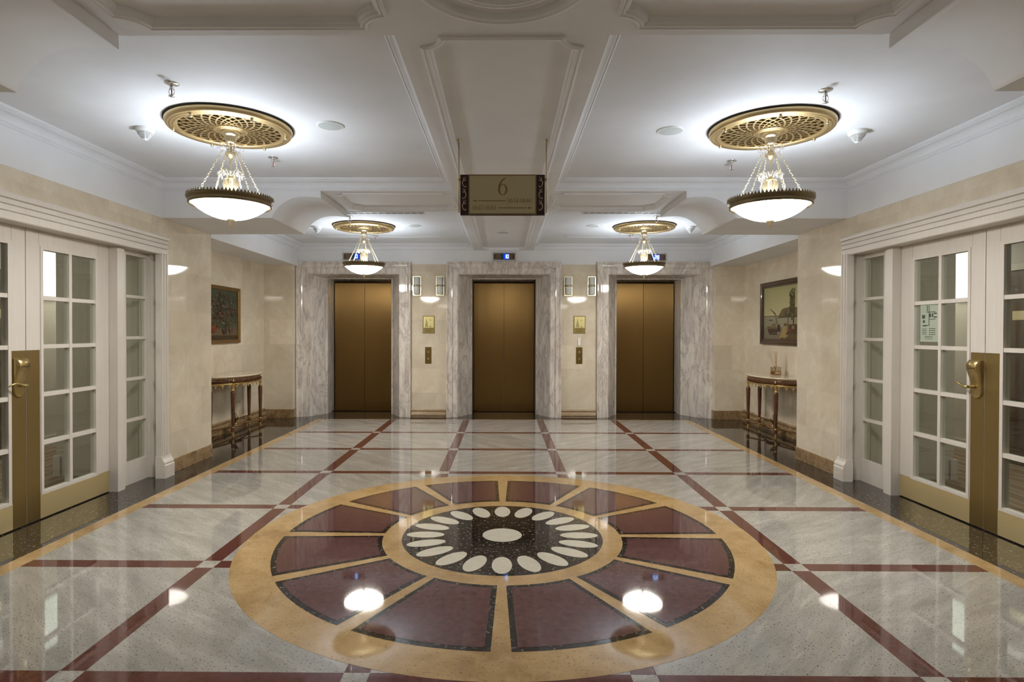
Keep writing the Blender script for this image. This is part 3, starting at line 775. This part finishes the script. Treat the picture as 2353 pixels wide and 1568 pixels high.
b.face([(-.222,yf-.0006,zb+.1035),(-.193,yf-.0006,zb+.112),(-.193,yf-.0006,zb+.095)]); b.face([(.217,yf-.0006,zb+.0515),(.188,yf-.0006,zb+.060),(.188,yf-.0006,zb+.043)])
b.build('lettering', SIGNTX, t, weld=False)
b = MB()
for s, xc in ((-1, -.283), (1, .280)):
    for k in range(3):
        z0 = zb+.04+.085*k; sg = s*(1 if k % 2 else -1)
        def curve(P, ws, m=14):
            o = []; w_ = []
            for q in range(m+1):
                u = q/m*(len(P)-1); k_ = min(int(u), len(P)-2); f_ = u-k_
                p0_, p1_, p2_, p3_ = P[max(k_-1,0)], P[k_], P[k_+1], P[min(k_+2,len(P)-1)]
                o.append(tuple(.5*(2*p1_[d]+(p2_[d]-p0_[d])*f_+(2*p0_[d]-5*p1_[d]+4*p2_[d]-p3_[d])*f_*f_+(3*p1_[d]-p0_[d]-3*p2_[d]+p3_[d])*f_**3) for d in (0, 1)))
                w_.append(ws[k_]+(ws[k_+1]-ws[k_])*f_)
            return o, w_
        q = []
        stroke2(q, *curve([(xc+sg*.010, z0+.006), (xc+sg*.013, z0-.002), (xc+sg*.004, z0-.004), (xc-sg*.009, z0+.008), (xc-sg*.013, z0+.03), (xc-sg*.004, z0+.05), (xc+sg*.010, z0+.066), (xc+sg*.008, z0+.076)], [.003,.004,.005,.005,.006,.005,.003,.001], 28))
        stroke2(q, *curve([(xc-sg*.006, z0+.044), (xc+sg*.006, z0+.043), (xc+sg*.014, z0+.052)], [.003,.006,.001]))
        stroke2(q, *curve([(xc-sg*.012, z0+.034), (xc-sg*.003, z0+.056), (xc-sg*.012, z0+.068)], [.002,.005,.001]))
        for n_, poly in enumerate(q): b.face([(p[0], -.0008-n_*4e-6, p[1]) for p in poly])
b.build('scroll_ornament', plain('sign_cream', (.48,.40,.27), .5), t, weld=False)
for s in (-1, 1):
    x = s*.3225-.001; b = MB()
    b.tube([(x, .012, 0), (x, .012, 2.333-ZB-.026)], .0042, 10)
    b.lathe([(.012,0),(.012,-.012),(.0075,-.014),(.0075,-.022),(.0042,-.024)], (x, .012, 0), 16)
    b.lathe([(.0042,-.286),(.009,-.287),(.009,-.303),(.0042,-.304)], (x, .012, 0), 16); b.box(*sorted((x, x-s*.014)), .008, .016, -.300, -.290)
    b.build('rod', GOLD, t)

# ------------------------------------------------------------------ things on the back wall
SCG = plain('pale_brass_frame', (.80,.74,.52), .25, 1); OPAL = plain('opal_glass', (.62,.65,.63), .25, 0, .5)
def make_sconce(loc, label):
    t = thing('wall_sconce', loc, label, 'wall sconce', 'unlit cylinder wall sconces')
    b = MB(); w, h = .069, .164
    b.box(-w, w, -.006, 0, -h, h); b.box(-w, -w+.011, -.016, -.006, -h, h); b.box(w-.011, w, -.016, -.006, -h, h); b.box(-w, w, -.016, -.006, h-.009, h); b.box(-w, w, -.016, -.006, -h, -h+.009)
    b.build('backplate', SCG, t)
    b = MB(); b.lathe([(.0001,-.148),(.046,-.148),(.05,-.144),(.05,.146),(.044,.146),(.044,-.14)], (0,-.062,0), 40); b.build('glass_shade', OPAL, t)
    b = MB(); b.lathe([(.051,-.015),(.054,-.013),(.054,-.006),(.0525,-.004),(.0525,.004),(.054,.006),(.054,.013),(.051,.015)], (0,-.062,0), 40); b.box(-.068, .068, -.022, -.012, -.013, .013)
    for q in (-2,-1,0,1,2): b.lathe([(.0001,.006),(.005,.004),(.007,0),(.005,-.004),(.0001,-.006)], (.054*sin(q*.42), -.062-.054*cos(q*.42), 0), 10)
    b.build('band', plain('aged_silver_gold', (.42,.36,.24), .3, 1), t)
    return t
sc = None
for x, lab in ((-1.478,'by the left lift surround'), (-1.083,'just left of the middle lift surround'), (1.103,'just right of the middle lift surround'), (1.503,'by the right lift surround')):
    l = 'unlit frosted cylinder sconce in a brass frame '+lab
    if sc is None: sc = make_sconce((x, YE, 2.243), l)
    else: dup(sc, (x, YE, 2.243), l)
PLQ = plain('plaque_gold', (.62,.55,.26), .3, .6); PLD = plain('plaque_dark_gold', (.27,.205,.075), .35, .7); PLI = plain('plaque_ink', (.33,.285,.12), .5, .3)
def make_plaque(loc, label):
    t = thing('wall_plaque', loc, label, 'plaque', 'brass tower plaques')
    b = MB(); b.box(-.101, .101, -.014, 0, -.148, .148); bevel(b.build('frame', PLD, t), .004)
    b = MB(); b.box(-.085, .088, -.017, -.014, -.055, .133); b.build('panel', PLQ, t)
    b = MB(); y = -.0176
    def q(x0, x1, z0, z1): b.face([(x0,y,z0),(x1,y,z0),(x1,y,z1),(x0,y,z1)])
    x = -.034
    for w, z0, z1 in ((.025,-.045,-.02),(.022,-.02,.0),(.018,.0,.025),(.014,.025,.05),(.009,.05,.075),(.005,.075,.095),(.002,.095,.118)): q(x-w, x+w, z0, z1)
    for k in range(3): q(.018+.012*k, .026+.012*k, .06+.004*k, .092-.006*k)
    q(.012,.054,-.045,-.036); q(.02,.034,-.036,-.018)
    b.build('engraving', PLI, t, weld=False)
    b = MB()
    for r, (z, x0, x1) in enumerate(((-.072,-.062,.060),(-.084,-.066,.068),(-.103,-.045,.052),(-.113,-.06,.05),(-.124,-.052,.045))):
        xx = x0
        while xx < x1:
            w = .006+.010*random.random(); b.face([(xx,-.0146,z),(min(xx+w,x1),-.0146,z),(min(xx+w,x1),-.0146,z+.005),(xx,-.0146,z+.005)]); xx += w+.003
    b.build('inscription', plain('plaque_text_dark', (.09,.06,.015), .5, .3), t, weld=False)
    return t
p0 = make_plaque((-1.278, YE, 1.583), 'brass plaque with an engraved tower left of the middle lift'); dup(p0, (1.297, YE, 1.585), 'brass plaque with an engraved tower above a small white sensor')
CALLB = m_brushed('call_panel_brass', (.20,.135,.045), .34, (1,1,60))
def make_call(loc, label):
    t = thing('call_button_panel', loc, label, 'call panel', 'brass lift call panels')  # lift call button panel: brass plate with two push buttons
    b = MB(); b.box(-.054, .054, -.007, 0, -.143, .143); bevel(b.build('plate', CALLB, t), .002)
    for z in (.057, -.057):
        b = MB(); b.tube([(0,-.006,z),(0,-.011,z)], .013, 20); o = b.build('button', PLD, t)
        b = MB(); b.tube([(.0135*cos(2*pi*i/20), -.0085, z+.0135*sin(2*pi*i/20)) for i in range(20)], .0025, 6, closed=True); b.build('button_ring', PALEGOLD, o)
    return t
c1 = make_call((-1.284, YE, 1.055), 'dark brass call panel with two buttons left of the middle lift'); dup(c1, (1.294, YE, 1.058), 'dark brass call panel with two buttons below a small white sensor')
t = thing('wall_sensor', (1.293, YE, 1.291), 'small white plastic sensor on the wall above the right call panel', 'sensor')
b = MB(); b.box(-.024, .024, -.022, 0, -.066, .066); bevel(b.build('body', WPLAST, t), .008, 3)
b = MB(); b.box(-.002, .002, -.0228, -.022, .025, .04); b.build('indicator', plain('grey_dot', (.2,.2,.22), .5), t)

# floor indicators above the lifts
SEG = {'0':'abcdef','1':'bc','2':'abged','9':'abcdfg'}
DIG = m_emit('display_digit', (.42,.85,1.0), 3.2); DBLUE = m_emit('display_blue', (.0,.05,1.0), .55); DTEAL = plain('display_window', (.01,.06,.10), .15)
DFR = plain('display_frame_white', (.62,.62,.60), .4); DBR = plain('display_bronze', (.17,.115,.075), .35, .5)
for x, z, txt, lab in ((-2.552, 2.742, '0', 'lift floor display partly hidden by the left chandelier'), (.010, 2.744, '10', 'lift floor display reading 10 over the middle lift'), (2.573, 2.734, '29', 'lift floor display reading 29 over the right lift')):
    t = thing('floor_display', (x, YE, z), lab, 'floor display', 'lift floor displays')
    b = MB(); b.box(-.212, .212, -.016, 0, -.078, .078); bevel(b.build('frame', DFR, t), .012, 3)
    b = MB(); b.box(-.184, .184, -.020, -.016, -.056, .056); b.build('faceplate', DBR, t)
    for s in (-1, 1):
        b = MB(); b.box(s*.155-.013, s*.155+.013, -.022, -.020, -.028, .028); b.build('speaker_slot', plain('slot_brown', (.07,.04,.025), .5), t)
    b = MB(); b.box(-.055, .083, -.0225, -.020, -.045, .045); b.build('window', DTEAL, t)
    n = len(txt); x0 = .02 if n == 1 else (-.004 if txt == '10' else -.012)
    b = MB(); b.box(x0-.008, min(.083, x0+.052*n+.008), -.0232, -.0225, -.045, .045); b.build('backlight', DBLUE, t)
    b = MB(); y = -.0236; wd, hh, th = .034, .062, .0075
    for i, ch in enumerate(txt):
        xx = x0+.005+.042*i; h2 = hh/2
        S = {'a':(0,wd,h2-th,h2),'g':(0,wd,-th/2,th/2),'d':(0,wd,-h2,-h2+th),'f':(0,th,0,h2),'b':(wd-th,wd,0,h2),'e':(0,th,-h2,0),'c':(wd-th,wd,-h2,0)}
        for k in SEG[ch]: q = S[k]; b.face([(xx+q[0],y,q[2]),(xx+q[1],y,q[2]),(xx+q[1],y,q[3]),(xx+q[0],y,q[3])])
    b.build('digits', DIG, t, weld=False)

# ------------------------------------------------------------------ alcoves: console tables, pictures, diffuser
def make_console(loc, label, s):
    """origin on the floor at the wall, local x: away from wall (+), y along wall"""
    t = thing('console_table', loc, label, 'console table', 'half round console tables')
    X = lambda x: -s*x
    A, B, H = .675, .405, .848
    el = lambda k, a: (X((B+k)*sin(a)), (A+k)*cos(a))
    def band(b, k0, k1, z0, z1, mat=0, n=48):
        O = [el(k1, pi*i/n) for i in range(n+1)]; I = [el(k0, pi*i/n) for i in range(n+1)]
        b.grid([[(*p, z0) for p in O], [(*p, z1) for p in O], [(*p, z1) for p in I], [(*p, z0) for p in I], [(*p, z0) for p in O]], mat, False, True)
    b = MB(); n = 48; O = lambda k, z: [(*el(k, pi*i/n), z) for i in range(n+1)]
    b.grid([O(.012, H-.024), O(.022, H-.018), O(.024, H-.008), O(.018, H)], 0, True, True, True, True); b.build('top', TOPST, t)
    b = MB(); band(b, -.02, 0, H-.104, H-.024); 
    for i in range(56):
        a = pi*(i+.5)/56; p = el(.002, a); r = .0045
        b.tube([(*p, H-.094), (*p, H-.036)], r, 6)
    b.build('apron', MAHOG, t)
    b = MB(); band(b, 0, .007, H-.036, H-.028); band(b, -.004, .010, H-.112, H-.102)
    b.build('gilt_moulding', GILT, t)
    # scalloped gilt fringe
    b = MB(); m = 17
    for i in range(m):
        a0, a1 = pi*i/m, pi*(i+1)/m; pts = []
        for q in range(9):
            u = q/8; pts.append((*el(.002, a0+(a1-a0)*u), H-.150+.036*(1-(2*u-1)**2)))
        b.tube(pts, .0038, 6)
        if i:
            p = el(.002, a0); b.lathe([(.0001,H-.166),(.006,H-.162),(.0085,H-.154),(.005,H-.146),(.003,H-.135),(.008,H-.128),(.005,H-.118),(.0001,H-.114)], (*p, 0), 10)
    b.build('scalloped_fringe', GILT, t)
    legs = [(.295, -.452), (.295, .452), (.06, -.60), (.06, .60)]
    for lx, ly in legs:
        c = (X(lx), ly, 0)
        b = MB(); b.lathe([(.0001,H-.205),(.016,H-.205),(.0275,H-.218),(.029,H-.235),(.026,.45),(.019,.17),(.016,.152)], c, 48, flute=lambda a: 1+.05*cos(10*a))
        lg = b.build('leg', MAHOG, t)
        b = MB(); b.lathe([(.026,H-.10),(.026,H-.118),(.022,H-.13),(.0185,H-.165),(.016,H-.19),(.020,H-.195),(.020,H-.205),(.0001,H-.206)], c, 36, flute=lambda a: 1+.06*cos(8*a)); b.build('capital', GILT, lg)
        b = MB(); b.lathe([(.016,.158),(.022,.152),(.022,.146),(.017,.143)], c, 24); b.lathe([(.0001,.083),(.016,.083),(.011,.072),(.016,.05),(.018,.035),(.013,.012),(.009,.0),(.0001,0)], c, 24); b.build('foot', GILT, lg)
        b = MB(); b.lathe([(.0001,.144),(.0225,.144),(.025,.135),(.025,.095),(.0225,.085),(.0001,.083)], c, 8, smooth=False); b.build('block', MAHOG, lg)
    b = MB()   # stretcher: curved arms to a central ring, flat gilt bar
    ctr = (X(.15), -.06)
    for lx, ly in legs:
        sx = 1 if ly > 0 else -1
        p = [(X(lx), ly), (X(lx*.72+.15*.28), ly*.66), (ctr[0], ctr[1]+sx*.24), (ctr[0]+X(.02)*(1 if lx > .1 else -1), ctr[1]+sx*.10)]
        pts = []
        for i in range(15):
            u = i/14; w = [(1-u)**3, 3*u*(1-u)**2, 3*u*u*(1-u), u**3]
            pts.append((sum(w[j]*p[j][0] for j in range(4)), sum(w[j]*p[j][1] for j in range(4)), .118))
        b.tube(pts, .0115, 8)
    b.tube([(ctr[0]+.075*cos(2*pi*i/32), ctr[1]+.11*sin(2*pi*i/32), .118) for i in range(32)], .0115, 8, closed=True)
    b.lathe([(.0001,.108),(.075,.108),(.075,.128),(.0001,.128)], (*ctr, 0), 32, smooth=False)
    b.build('stretcher', plain('worn_gilt_brown', (.22,.12,.045), .35, .4), t)
    b = MB(); b.lathe([(.03,.128),(.03,.135),(.012,.145),(.012,.165),(.03,.19),(.043,.215),(.044,.232),(.030,.245),(.014,.252),(.016,.27),(.008,.295),(.0001,.305)], (*ctr, 0), 28)
    b.build('urn_finial', ANTIQ, t)
    b = MB()
    for lx, ly in legs[:2]:
        a = atan2(lx/B, ly/A); p = el(.008, a); n_ = Vector((X(sin(a)), cos(a), 0))
        b.lathe([(.0001,-.02),(.012,-.014),(.015,0),(.012,.014),(.0001,.02)], (p[0], p[1], H-.066), 14)
    b.build('rosette', GILT, t)
    return t
make_console((-XA+.044, 8.47, 0), 'half round mahogany console table with bare marble top, left alcove', -1)
make_console((XA-.044, 8.45, 0), 'half round mahogany console table carrying a reed diffuser, right alcove', 1)

def scene_mat(r, g, b_, n=''): return plain('paint_%d_%d_%d' % (r, g, b_), srgb(r, g, b_), .45, 0, .4)
def make_painting(name, s, y0, y1, z0, z1, fw, fmat, label, draw):
    t = thing(name, (s*XA, (y0+y1)/2, (z0+z1)/2), label, 'painting')
    W, H = (y1-y0)/2, (z1-z0)/2; X = lambda x: -s*x
    b = MB()   # moulded frame
    prof = [(0,.0),(0,.036),(.012,.042),(fw*.35,.040),(fw*.5,.030),(fw*.75,.026),(fw*.85,.030),(fw,.022),(fw,.008)]
    b.grid([[(X(d),-W+q,-H+q),(X(d),W-q,-H+q),(X(d),W-q,H-q),(X(d),-W+q,H-q)] for q, d in prof]); b.build('frame', fmat, t)
    W -= fw*.95; H -= fw*.95; b = MB(); mats = []; lay = [0]
    def poly(pts, col):
        m = scene_mat(*col)
        if m.name not in [x.name for x in mats]: mats.append(m)
        lay[0] += 1; d = .012+lay[0]*2.0e-5
        b.face([(X(d), -s*0+p[0]*W*(-s)*1.0, p[1]*H) for p in pts], len(mats)-1)
    draw(poly); b.build('canvas', mats, t, weld=False)
    return t
def still_life(poly):
    rnd = random.Random(3)
    poly([(-1,-1),(1,-1),(1,1),(-1,1)], (70,72,52)); poly([(-1,-.2),(1,-.2),(1,1),(-1,1)], (62,68,50)); poly([(-1,-1),(1,-1),(1,-.52),(-1,-.52)], (96,80,58)); poly([(-1,-1),(1,-1),(1,-.82),(-1,-.82)], (60,46,28)); poly([(.5,-.5),(1,-.5),(1,-.45),(.5,-.45)], (84,88,66))
    for i in range(620):
        x, z = rnd.gauss(-.2, .6), rnd.gauss(.15, .5)
        if abs(x) > .97 or z < -.6 or z > .92: continue
        a = rnd.uniform(0, 2*pi); L = rnd.uniform(.06,.2); w = L*rnd.uniform(.18,.4)
        c = rnd.choice([(40,48,32),(52,58,38),(34,36,26),(88,96,74),(122,128,108),(74,84,62),(104,26,26),(128,32,32),(70,20,20),(88,62,56),(48,32,24)])
        P = lambda u, v: (max(-1, min(1, x+u*cos(a)-v*sin(a))), max(-1, min(1, z+u*sin(a)+v*cos(a))))
        poly([P(-L/2,0), P(0,w/2), P(L/2,0), P(0,-w/2)], c)
    for cx, cz, r, c in ((-.75,-.55,.16,(108,52,26)),(.0,-.62,.15,(56,44,36)),(.45,-.6,.13,(84,64,58))):
        poly([(cx+r*cos(2*pi*i/14), cz+r*1.1*sin(2*pi*i/14)) for i in range(14)], c); poly([(cx-r*.5+r*.3*cos(2*pi*i/10), cz+.06+r*.3*sin(2*pi*i/10)) for i in range(10)], tuple(min(255, q+40) for q in c))
def harbour(poly):
    rnd = random.Random(5); poly0 = poly
    poly = lambda pts, c: poly0([((-1+(x+1)*.74) if x < .995 else 1, z) for x, z in pts], c)
    R = lambda x0, x1, z0, z1, c: poly([(x0,z0),(x1,z0),(x1,z1),(x0,z1)], c)
    for i in range(8): R(-1, 1, -.1+i*.1375, 1, (172-3*i, 162-2*i, 124-3*i))
    R(-1, 1, -1, -.12, (132,127,104)); R(-1, 1, -.13, -.10, (86,82,68)); R(-1, 1, -1, -.55, (116,107,88))
    poly([(-.02,-.13),(.1,.02),(.2,.12),(.34,.16),(.6,.17),(1,.14),(1,-.16),(.0,-.16)], (98,86,58)); poly([(.3,-.14),(.42,.1),(.5,.12),(.5,-.14)], (82,72,50)); R(-.05, 1, -.2, -.15, (74,66,50))
    poly([(.1,-1),(1,-1),(1,-.62),(.5,-.72)], (84,68,40)); poly([(.0,-.9),(.3,-.78),(.6,-.86),(.4,-.96)], (132,118,88))
    poly([(-.78,-.5),(-.7,-.58),(-.1,-.58),(-.1,-.84),(-.6,-.84),(-.7,-.7)], (62,50,36)); poly([(-.78,-.5),(-.1,-.56),(-.1,-.62),(-.72,-.6)], (98,82,58)); poly([(-.5,-.55),(-.46,-.42),(-.2,-.42),(-.12,-.55)], (110,98,72))
    poly([(-.58,.17),(-.56,.18),(-.2,-.02),(-.26,-.06)], (70,62,48)); poly([(-.26,-.04),(-.2,-.02),(-.02,-.54),(-.08,-.54)], (92,84,66)); R(-.64, -.4, -.29, -.25, (56,52,44))
    poly([(-.1,-.72),(-.08,-.5),(.02,-.42),(.1,-.5),(.12,-.72)], (52,44,34)); poly([(.06,-.96),(.2,-.74),(.25,-.58),(.42,-.5),(.5,-.74),(.3,-.9)], (146,122,70)); poly([(.3,-.5),(.34,-.4),(.5,-.4),(.56,-.52)], (96,76,46))
    R(.56, .6, -.8, -.1, (54,44,30)); poly([(.42,-.08),(.44,-.05),(.62,-.12),(.6,-.14)], (54,44,30)); R(.62, 1, -.8, -.45, (70,54,36)); R(.66, .78, -.7, -.58, (110,40,34)); R(.8, .95, -.62, -.5, (120,100,66))
    R(.86, .93, -.5, .5, (58,50,28))
    for i in range(70):
        x = .86+rnd.gauss(0, .13); z = rnd.uniform(-.25, .85); r = rnd.uniform(.03,.085)*(1.2-abs(z-.3))
        x = min(.98-r, max(.5, x)) ; c = rnd.choice([(70,64,36),(84,78,46),(56,52,30),(98,90,56)])
        poly([(x+r*cos(2*pi*q/9), z+r*1.2*sin(2*pi*q/9)) for q in range(9)], c)
    for i in range(40):
        x, z = rnd.uniform(-.95, 0), rnd.uniform(-.96, -.2); w = rnd.uniform(.05,.2); R(x, min(x+w, .1), z, z+.012, rnd.choice([(126,122,104),(96,92,76),(84,80,66)]))
make_painting('painting', -1, 7.99, 8.935, 1.285, 2.10, .05, plain('dull_gold_frame', (.22,.125,.04), .4, .5), 'gold framed still life of red flowers above the left console table', still_life)
make_painting('painting', 1, 7.72, 9.21, 1.28, 2.212, .085, m_wood('dark_walnut_frame', (.012,.005,.003), (.05,.02,.007), .3), 'dark framed harbour painting with a boat above the right console table', harbour)

t = thing('reed_diffuser', (3.87, 8.42, .848), 'square glass reed diffuser with amber liquid on the right console table', 'reed diffuser')
CLEAR = m_glass('clear_bottle_glass', (.9,.88,.82), .0, 1.5)
b = MB(); w = .055
b.box(-w, w, -w, w, .0, .014); b.box(-w, -w+.006, -w, w, .014, .12); b.box(w-.006, w, -w, w, .014, .12); b.box(-w+.006, w-.006, -w, -w+.006, .014, .12); b.box(-w+.006, w-.006, w-.006, w, .014, .12); b.box(-w, w, -w, w, .114, .12)
bevel(b.build('bottle', CLEAR, t), .002)
b = MB(); b.box(-w+.007, w-.007, -w+.007, w-.007, .0145, .062); b.build('liquid', m_glass('amber_liquid', (.80,.52,.20), .0, 1.33), t)
b = MB(); b.box(-.032, .036, -w-.001, -w, .028, .052); b.build('label_sticker', plain('cream_label', (.62,.55,.42), .6), t)
b = MB(); b.lathe([(.016,.12),(.016,.142),(.022,.145),(.022,.15),(.010,.15),(.010,.12)], seg=24); b.build('neck', CHROME, t)
for k, (dx, dy) in enumerate(((-.085,.02),(-.04,-.02),(.0,.01),(.008,-.03),(.018,.03),(.022,.0))):
    b = MB(); b.tube([(-dx*.12, -dy*.12, .02), (dx, dy, .345-.03*abs(dx)*8)], .0028, 6); b.build('reed', plain('reed_tan', (.42,.27,.12), .7) if k == 0 else bpy.data.materials['reed_tan'], t)

# ------------------------------------------------------------------ small things on the ceiling
def make_detector(loc, label):
    t = thing('smoke_detector', loc, label, 'smoke detector', 'white smoke detectors')
    b = MB(); b.lathe([(.064,0),(.064,-.012),(.060,-.026),(.054,-.032),(.0001,-.032)], seg=36); b.build('base', WPLAST, t)
    b = MB(); b.lathe([(.052,-.032),(.018,-.082),(.0001,-.084)], seg=36); b.build('core', DARKHOLE, t)
    b = MB()
    for i in range(6):
        r = .054-.0065*i; z = -.034-.0085*i; b.lathe([(r,z),(r+.001,z-.0045),(r-.006,z-.0055),(r-.007,z-.001)], seg=36)
    for k in range(6):
        a = 2*pi*k/6; b.tube([(.053*cos(a),.053*sin(a),-.033),(.016*cos(a),.016*sin(a),-.084)], .003, 6)
    b.lathe([(.017,-.080),(.014,-.088),(.0001,-.09)], seg=24)
    b.build('cage', WPLAST, t); return t
dt = None
for x, y, lab in ((-2.645, 4.365, 'beside the front left chandelier'), (2.635, 4.43, 'beside the front right chandelier'), (-2.655, 8.42, 'beside the chandelier before the left lift'), (2.645, 8.40, 'beside the chandelier before the right lift')):
    l = 'white cone shaped smoke detector '+lab
    if dt is None: dt = make_detector((x, y, ZC), l)
    else: dup(dt, (x, y, ZC), l)
def make_sprinkler(loc, label):
    t = thing('sprinkler', loc, label, 'sprinkler', 'chrome ceiling sprinklers')
    b = MB(); b.lathe([(.042,0),(.040,-.004),(.02,-.006),(.0001,-.006)], seg=28); b.build('escutcheon', CHROME, t)
    b = MB(); b.lathe([(.009,-.004),(.009,-.022),(.012,-.024),(.012,-.034),(.0001,-.034)], seg=16)
    for s in (-1, 1): b.tube([(s*.010,0,-.032),(s*.017,0,-.045),(s*.016,0,-.060),(s*.004,0,-.072)], .003, 6)
    b.lathe([(.0001,-.072),(.006,-.072),(.018,-.076),(.018,-.078),(.0001,-.078)], seg=18); b.build('frame', CHROME, t)
    b = MB(); b.tube([(0,0,-.034),(0,0,-.070)], .0035, 8); tag(b.build('bulb', plain('red_bulb', (.5,.03,.02), .2), t), 'red glass bulb'); return t
sp = None
for x, y, lab in ((-2.005, 3.58, 'in front of the front left medallion'), (2.0, 3.69, 'in front of the front right medallion'), (-1.985, 5.10, 'behind the front left medallion'), (2.0, 5.20, 'behind the front right medallion'), (-1.995, 7.68, 'in front of the medallion before the left lift'), (1.98, 7.67, 'in front of the medallion before the right lift'), (-1.99, 9.17, 'behind the medallion before the left lift'), (1.97, 9.15, 'behind the medallion before the right lift')):
    l = 'small chrome ceiling sprinkler '+lab
    if sp is None: sp = make_sprinkler((x, y, ZC), l)
    else: dup(sp, (x, y, ZC), l)
def make_speaker(loc, label):
    t = thing('ceiling_speaker', loc, label, 'ceiling speaker', 'round ceiling speakers')
    b = MB(); b.lathe([(.098,0),(.097,-.005),(.090,-.008),(.084,-.006)], seg=48); b.build('bezel', WPLAST, t)
    b = MB(); b.lathe([(.085,-.0055),(.04,-.0075),(.0001,-.008)], seg=48); b.build('grille', plain('speaker_grille', (.50,.53,.50), .7), t); return t
s0 = make_speaker((-1.255, 4.31, ZC), 'round ceiling speaker right of the front left medallion')
dup(s0, (1.245, 4.42, ZC), 'round ceiling speaker left of the front right medallion'); dup(s0, (1.26, 8.35, ZC), 'faint round ceiling speaker in the bay before the right lift')
dup(s0, (-1.26, 8.35, ZC), 'faint round ceiling speaker in the bay before the left lift'); dup(s0, (-.005, 8.41, ZB+.026), 'round ceiling speaker on the centre beam before the middle lift')
def make_diffuser(loc, label, W):
    t = thing('air_diffuser', loc, label, 'air diffuser', 'long slotted air diffusers')
    b = MB(); d = .065
    b.box(-W, W, -d, -d+.014, -.008, 0); b.box(-W, W, d-.014, d, -.008, 0); b.box(-W, -W+.014, -d, d, -.008, 0); b.box(W-.014, W, -d, d, -.008, 0); b.box(-W, W, -.004, .004, -.006, 0)
    n = 12
    for i in range(1, n): x = -W+2*W*i/n; b.box(x-.005, x+.005, -d, d, -.006, 0)
    b.build('frame', WPLAST, t)
    b = MB(); b.box(-W+.01, W-.01, -d+.01, d-.01, -.002, 0); b.build('slots', plain('slot_grey', (.16,.15,.14), .7), t); return t
make_diffuser((-1.50, 7.44, ZC), 'long slotted air diffuser just behind the left half of the far cross beam', .50)
make_diffuser((1.49, 7.42, ZC), 'long slotted air diffuser just behind the right half of the far cross beam', .50)
for x, sd in ((-1.97, 'left'), (1.98, 'right')):
    t = thing('access_strip', (x, 9.36, ZC), 'thin white strip set in the ceiling before the %s lift' % sd, 'ceiling strip', 'white ceiling strips')
    b = MB(); b.box(-.98, .98, -.05, .05, -.006, 0); bevel(b.build('strip', WHITE, t), .002)

# evacuation plan behind the glass of the right door
t = thing('evacuation_plan', (3.5545, 4.955, 1.535), 'pale green floor plan sheet behind a glass pane of the right door', 'floor plan')
b = MB(); b.box(.0, .004, -.105, .105, -.155, .155); b.build('sheet', plain('plan_sheet', (.40,.46,.37), .5), t)
INK = plain('plan_ink', (.05,.065,.05), .6)
b = MB()
def pl(y0, y1, z0, z1): b.box(-.0008, 0, y0, y1, z0, z1)
# lines as on the sheet (y runs towards the far end)
for y0, y1, z0, z1 in ((.0,.006,-.02,.15),(-.07,.03,.09,.096),(-.07,.0,.03,.035),(.0,.07,-.02,-.015),(.03,.08,-.025,-.018),(.05,.085,.04,.07),(.05,.075,.005,.025),(-.085,-.05,.075,.085),(-.085,-.05,.045,.055),(-.02,.0,.05,.08),(-.045,-.03,.05,.08),(.02,.028,.1,.15)): pl(y0, y1, z0, z1)
for k in range(4): pl(.03, .085, -.05-.014*k, -.046-.014*k); pl(-.07, -.02, -.048-.016*k, -.043-.016*k); pl(-.012, -.002, -.05-.016*k, -.041-.016*k)
for z in (-.112, -.12, -.132): pl(-.04, .05, z, z+.003)
b.build('drawing', INK, t)

# ------------------------------------------------------------------ light, world, camera
for s in (-1, 1):  # added fill lights that brighten the corridors; no ceiling fitting is modelled
    l = bpy.data.lights.new('corridor_fill_light', 'AREA'); l.energy = 16; l.size = .5; l.color = (1, .96, .88)
    for yy in (4.2, 7.6): o = bpy.data.objects.new('corridor_fill', l); COL.objects.link(o); o.location = (s*5.0, yy, 2.6)
W = bpy.data.worlds.new('world'); SC.world = W; W.use_nodes = True
W.node_tree.nodes['Background'].inputs[0].default_value = (.9,.95,1,1); W.node_tree.nodes['Background'].inputs[1].default_value = .02

cam = bpy.data.cameras.new('camera'); co = bpy.data.objects.new('camera', cam); COL.objects.link(co)
RT = Vector((0.99996321, 0.00825481, 0.00233301)); UP = Vector((-0.00240931, 0.00924526, 0.99995436)); FW = Vector((-0.00823286, 0.99992319, -0.00926481))
M = Matrix(((RT.x, UP.x, -FW.x, .01414), (RT.y, UP.y, -FW.y, 0), (RT.z, UP.z, -FW.z, 1.45), (0,0,0,1)))
co.matrix_world = M
cam.sensor_width = 36; cam.lens = 36*1358.4/2353; cam.shift_x = 29.04/2353; cam.shift_y = -7.13/2353; cam.clip_start = .02
SC.camera = co
vs = SC.view_settings
vs.view_transform = 'Standard'; vs.look = 'None'; vs.gamma = 1; vs.use_curve_mapping = False; vs.exposure = 0.78
cy = SC.cycles
cy.use_denoising = True; cy.adaptive_threshold = .02; cy.max_bounces = 9; cy.diffuse_bounces = 5; cy.glossy_bounces = 4; cy.transparent_max_bounces = 16; cy.caustics_reflective = False; cy.caustics_refractive = False; cy.sample_clamp_indirect = 6
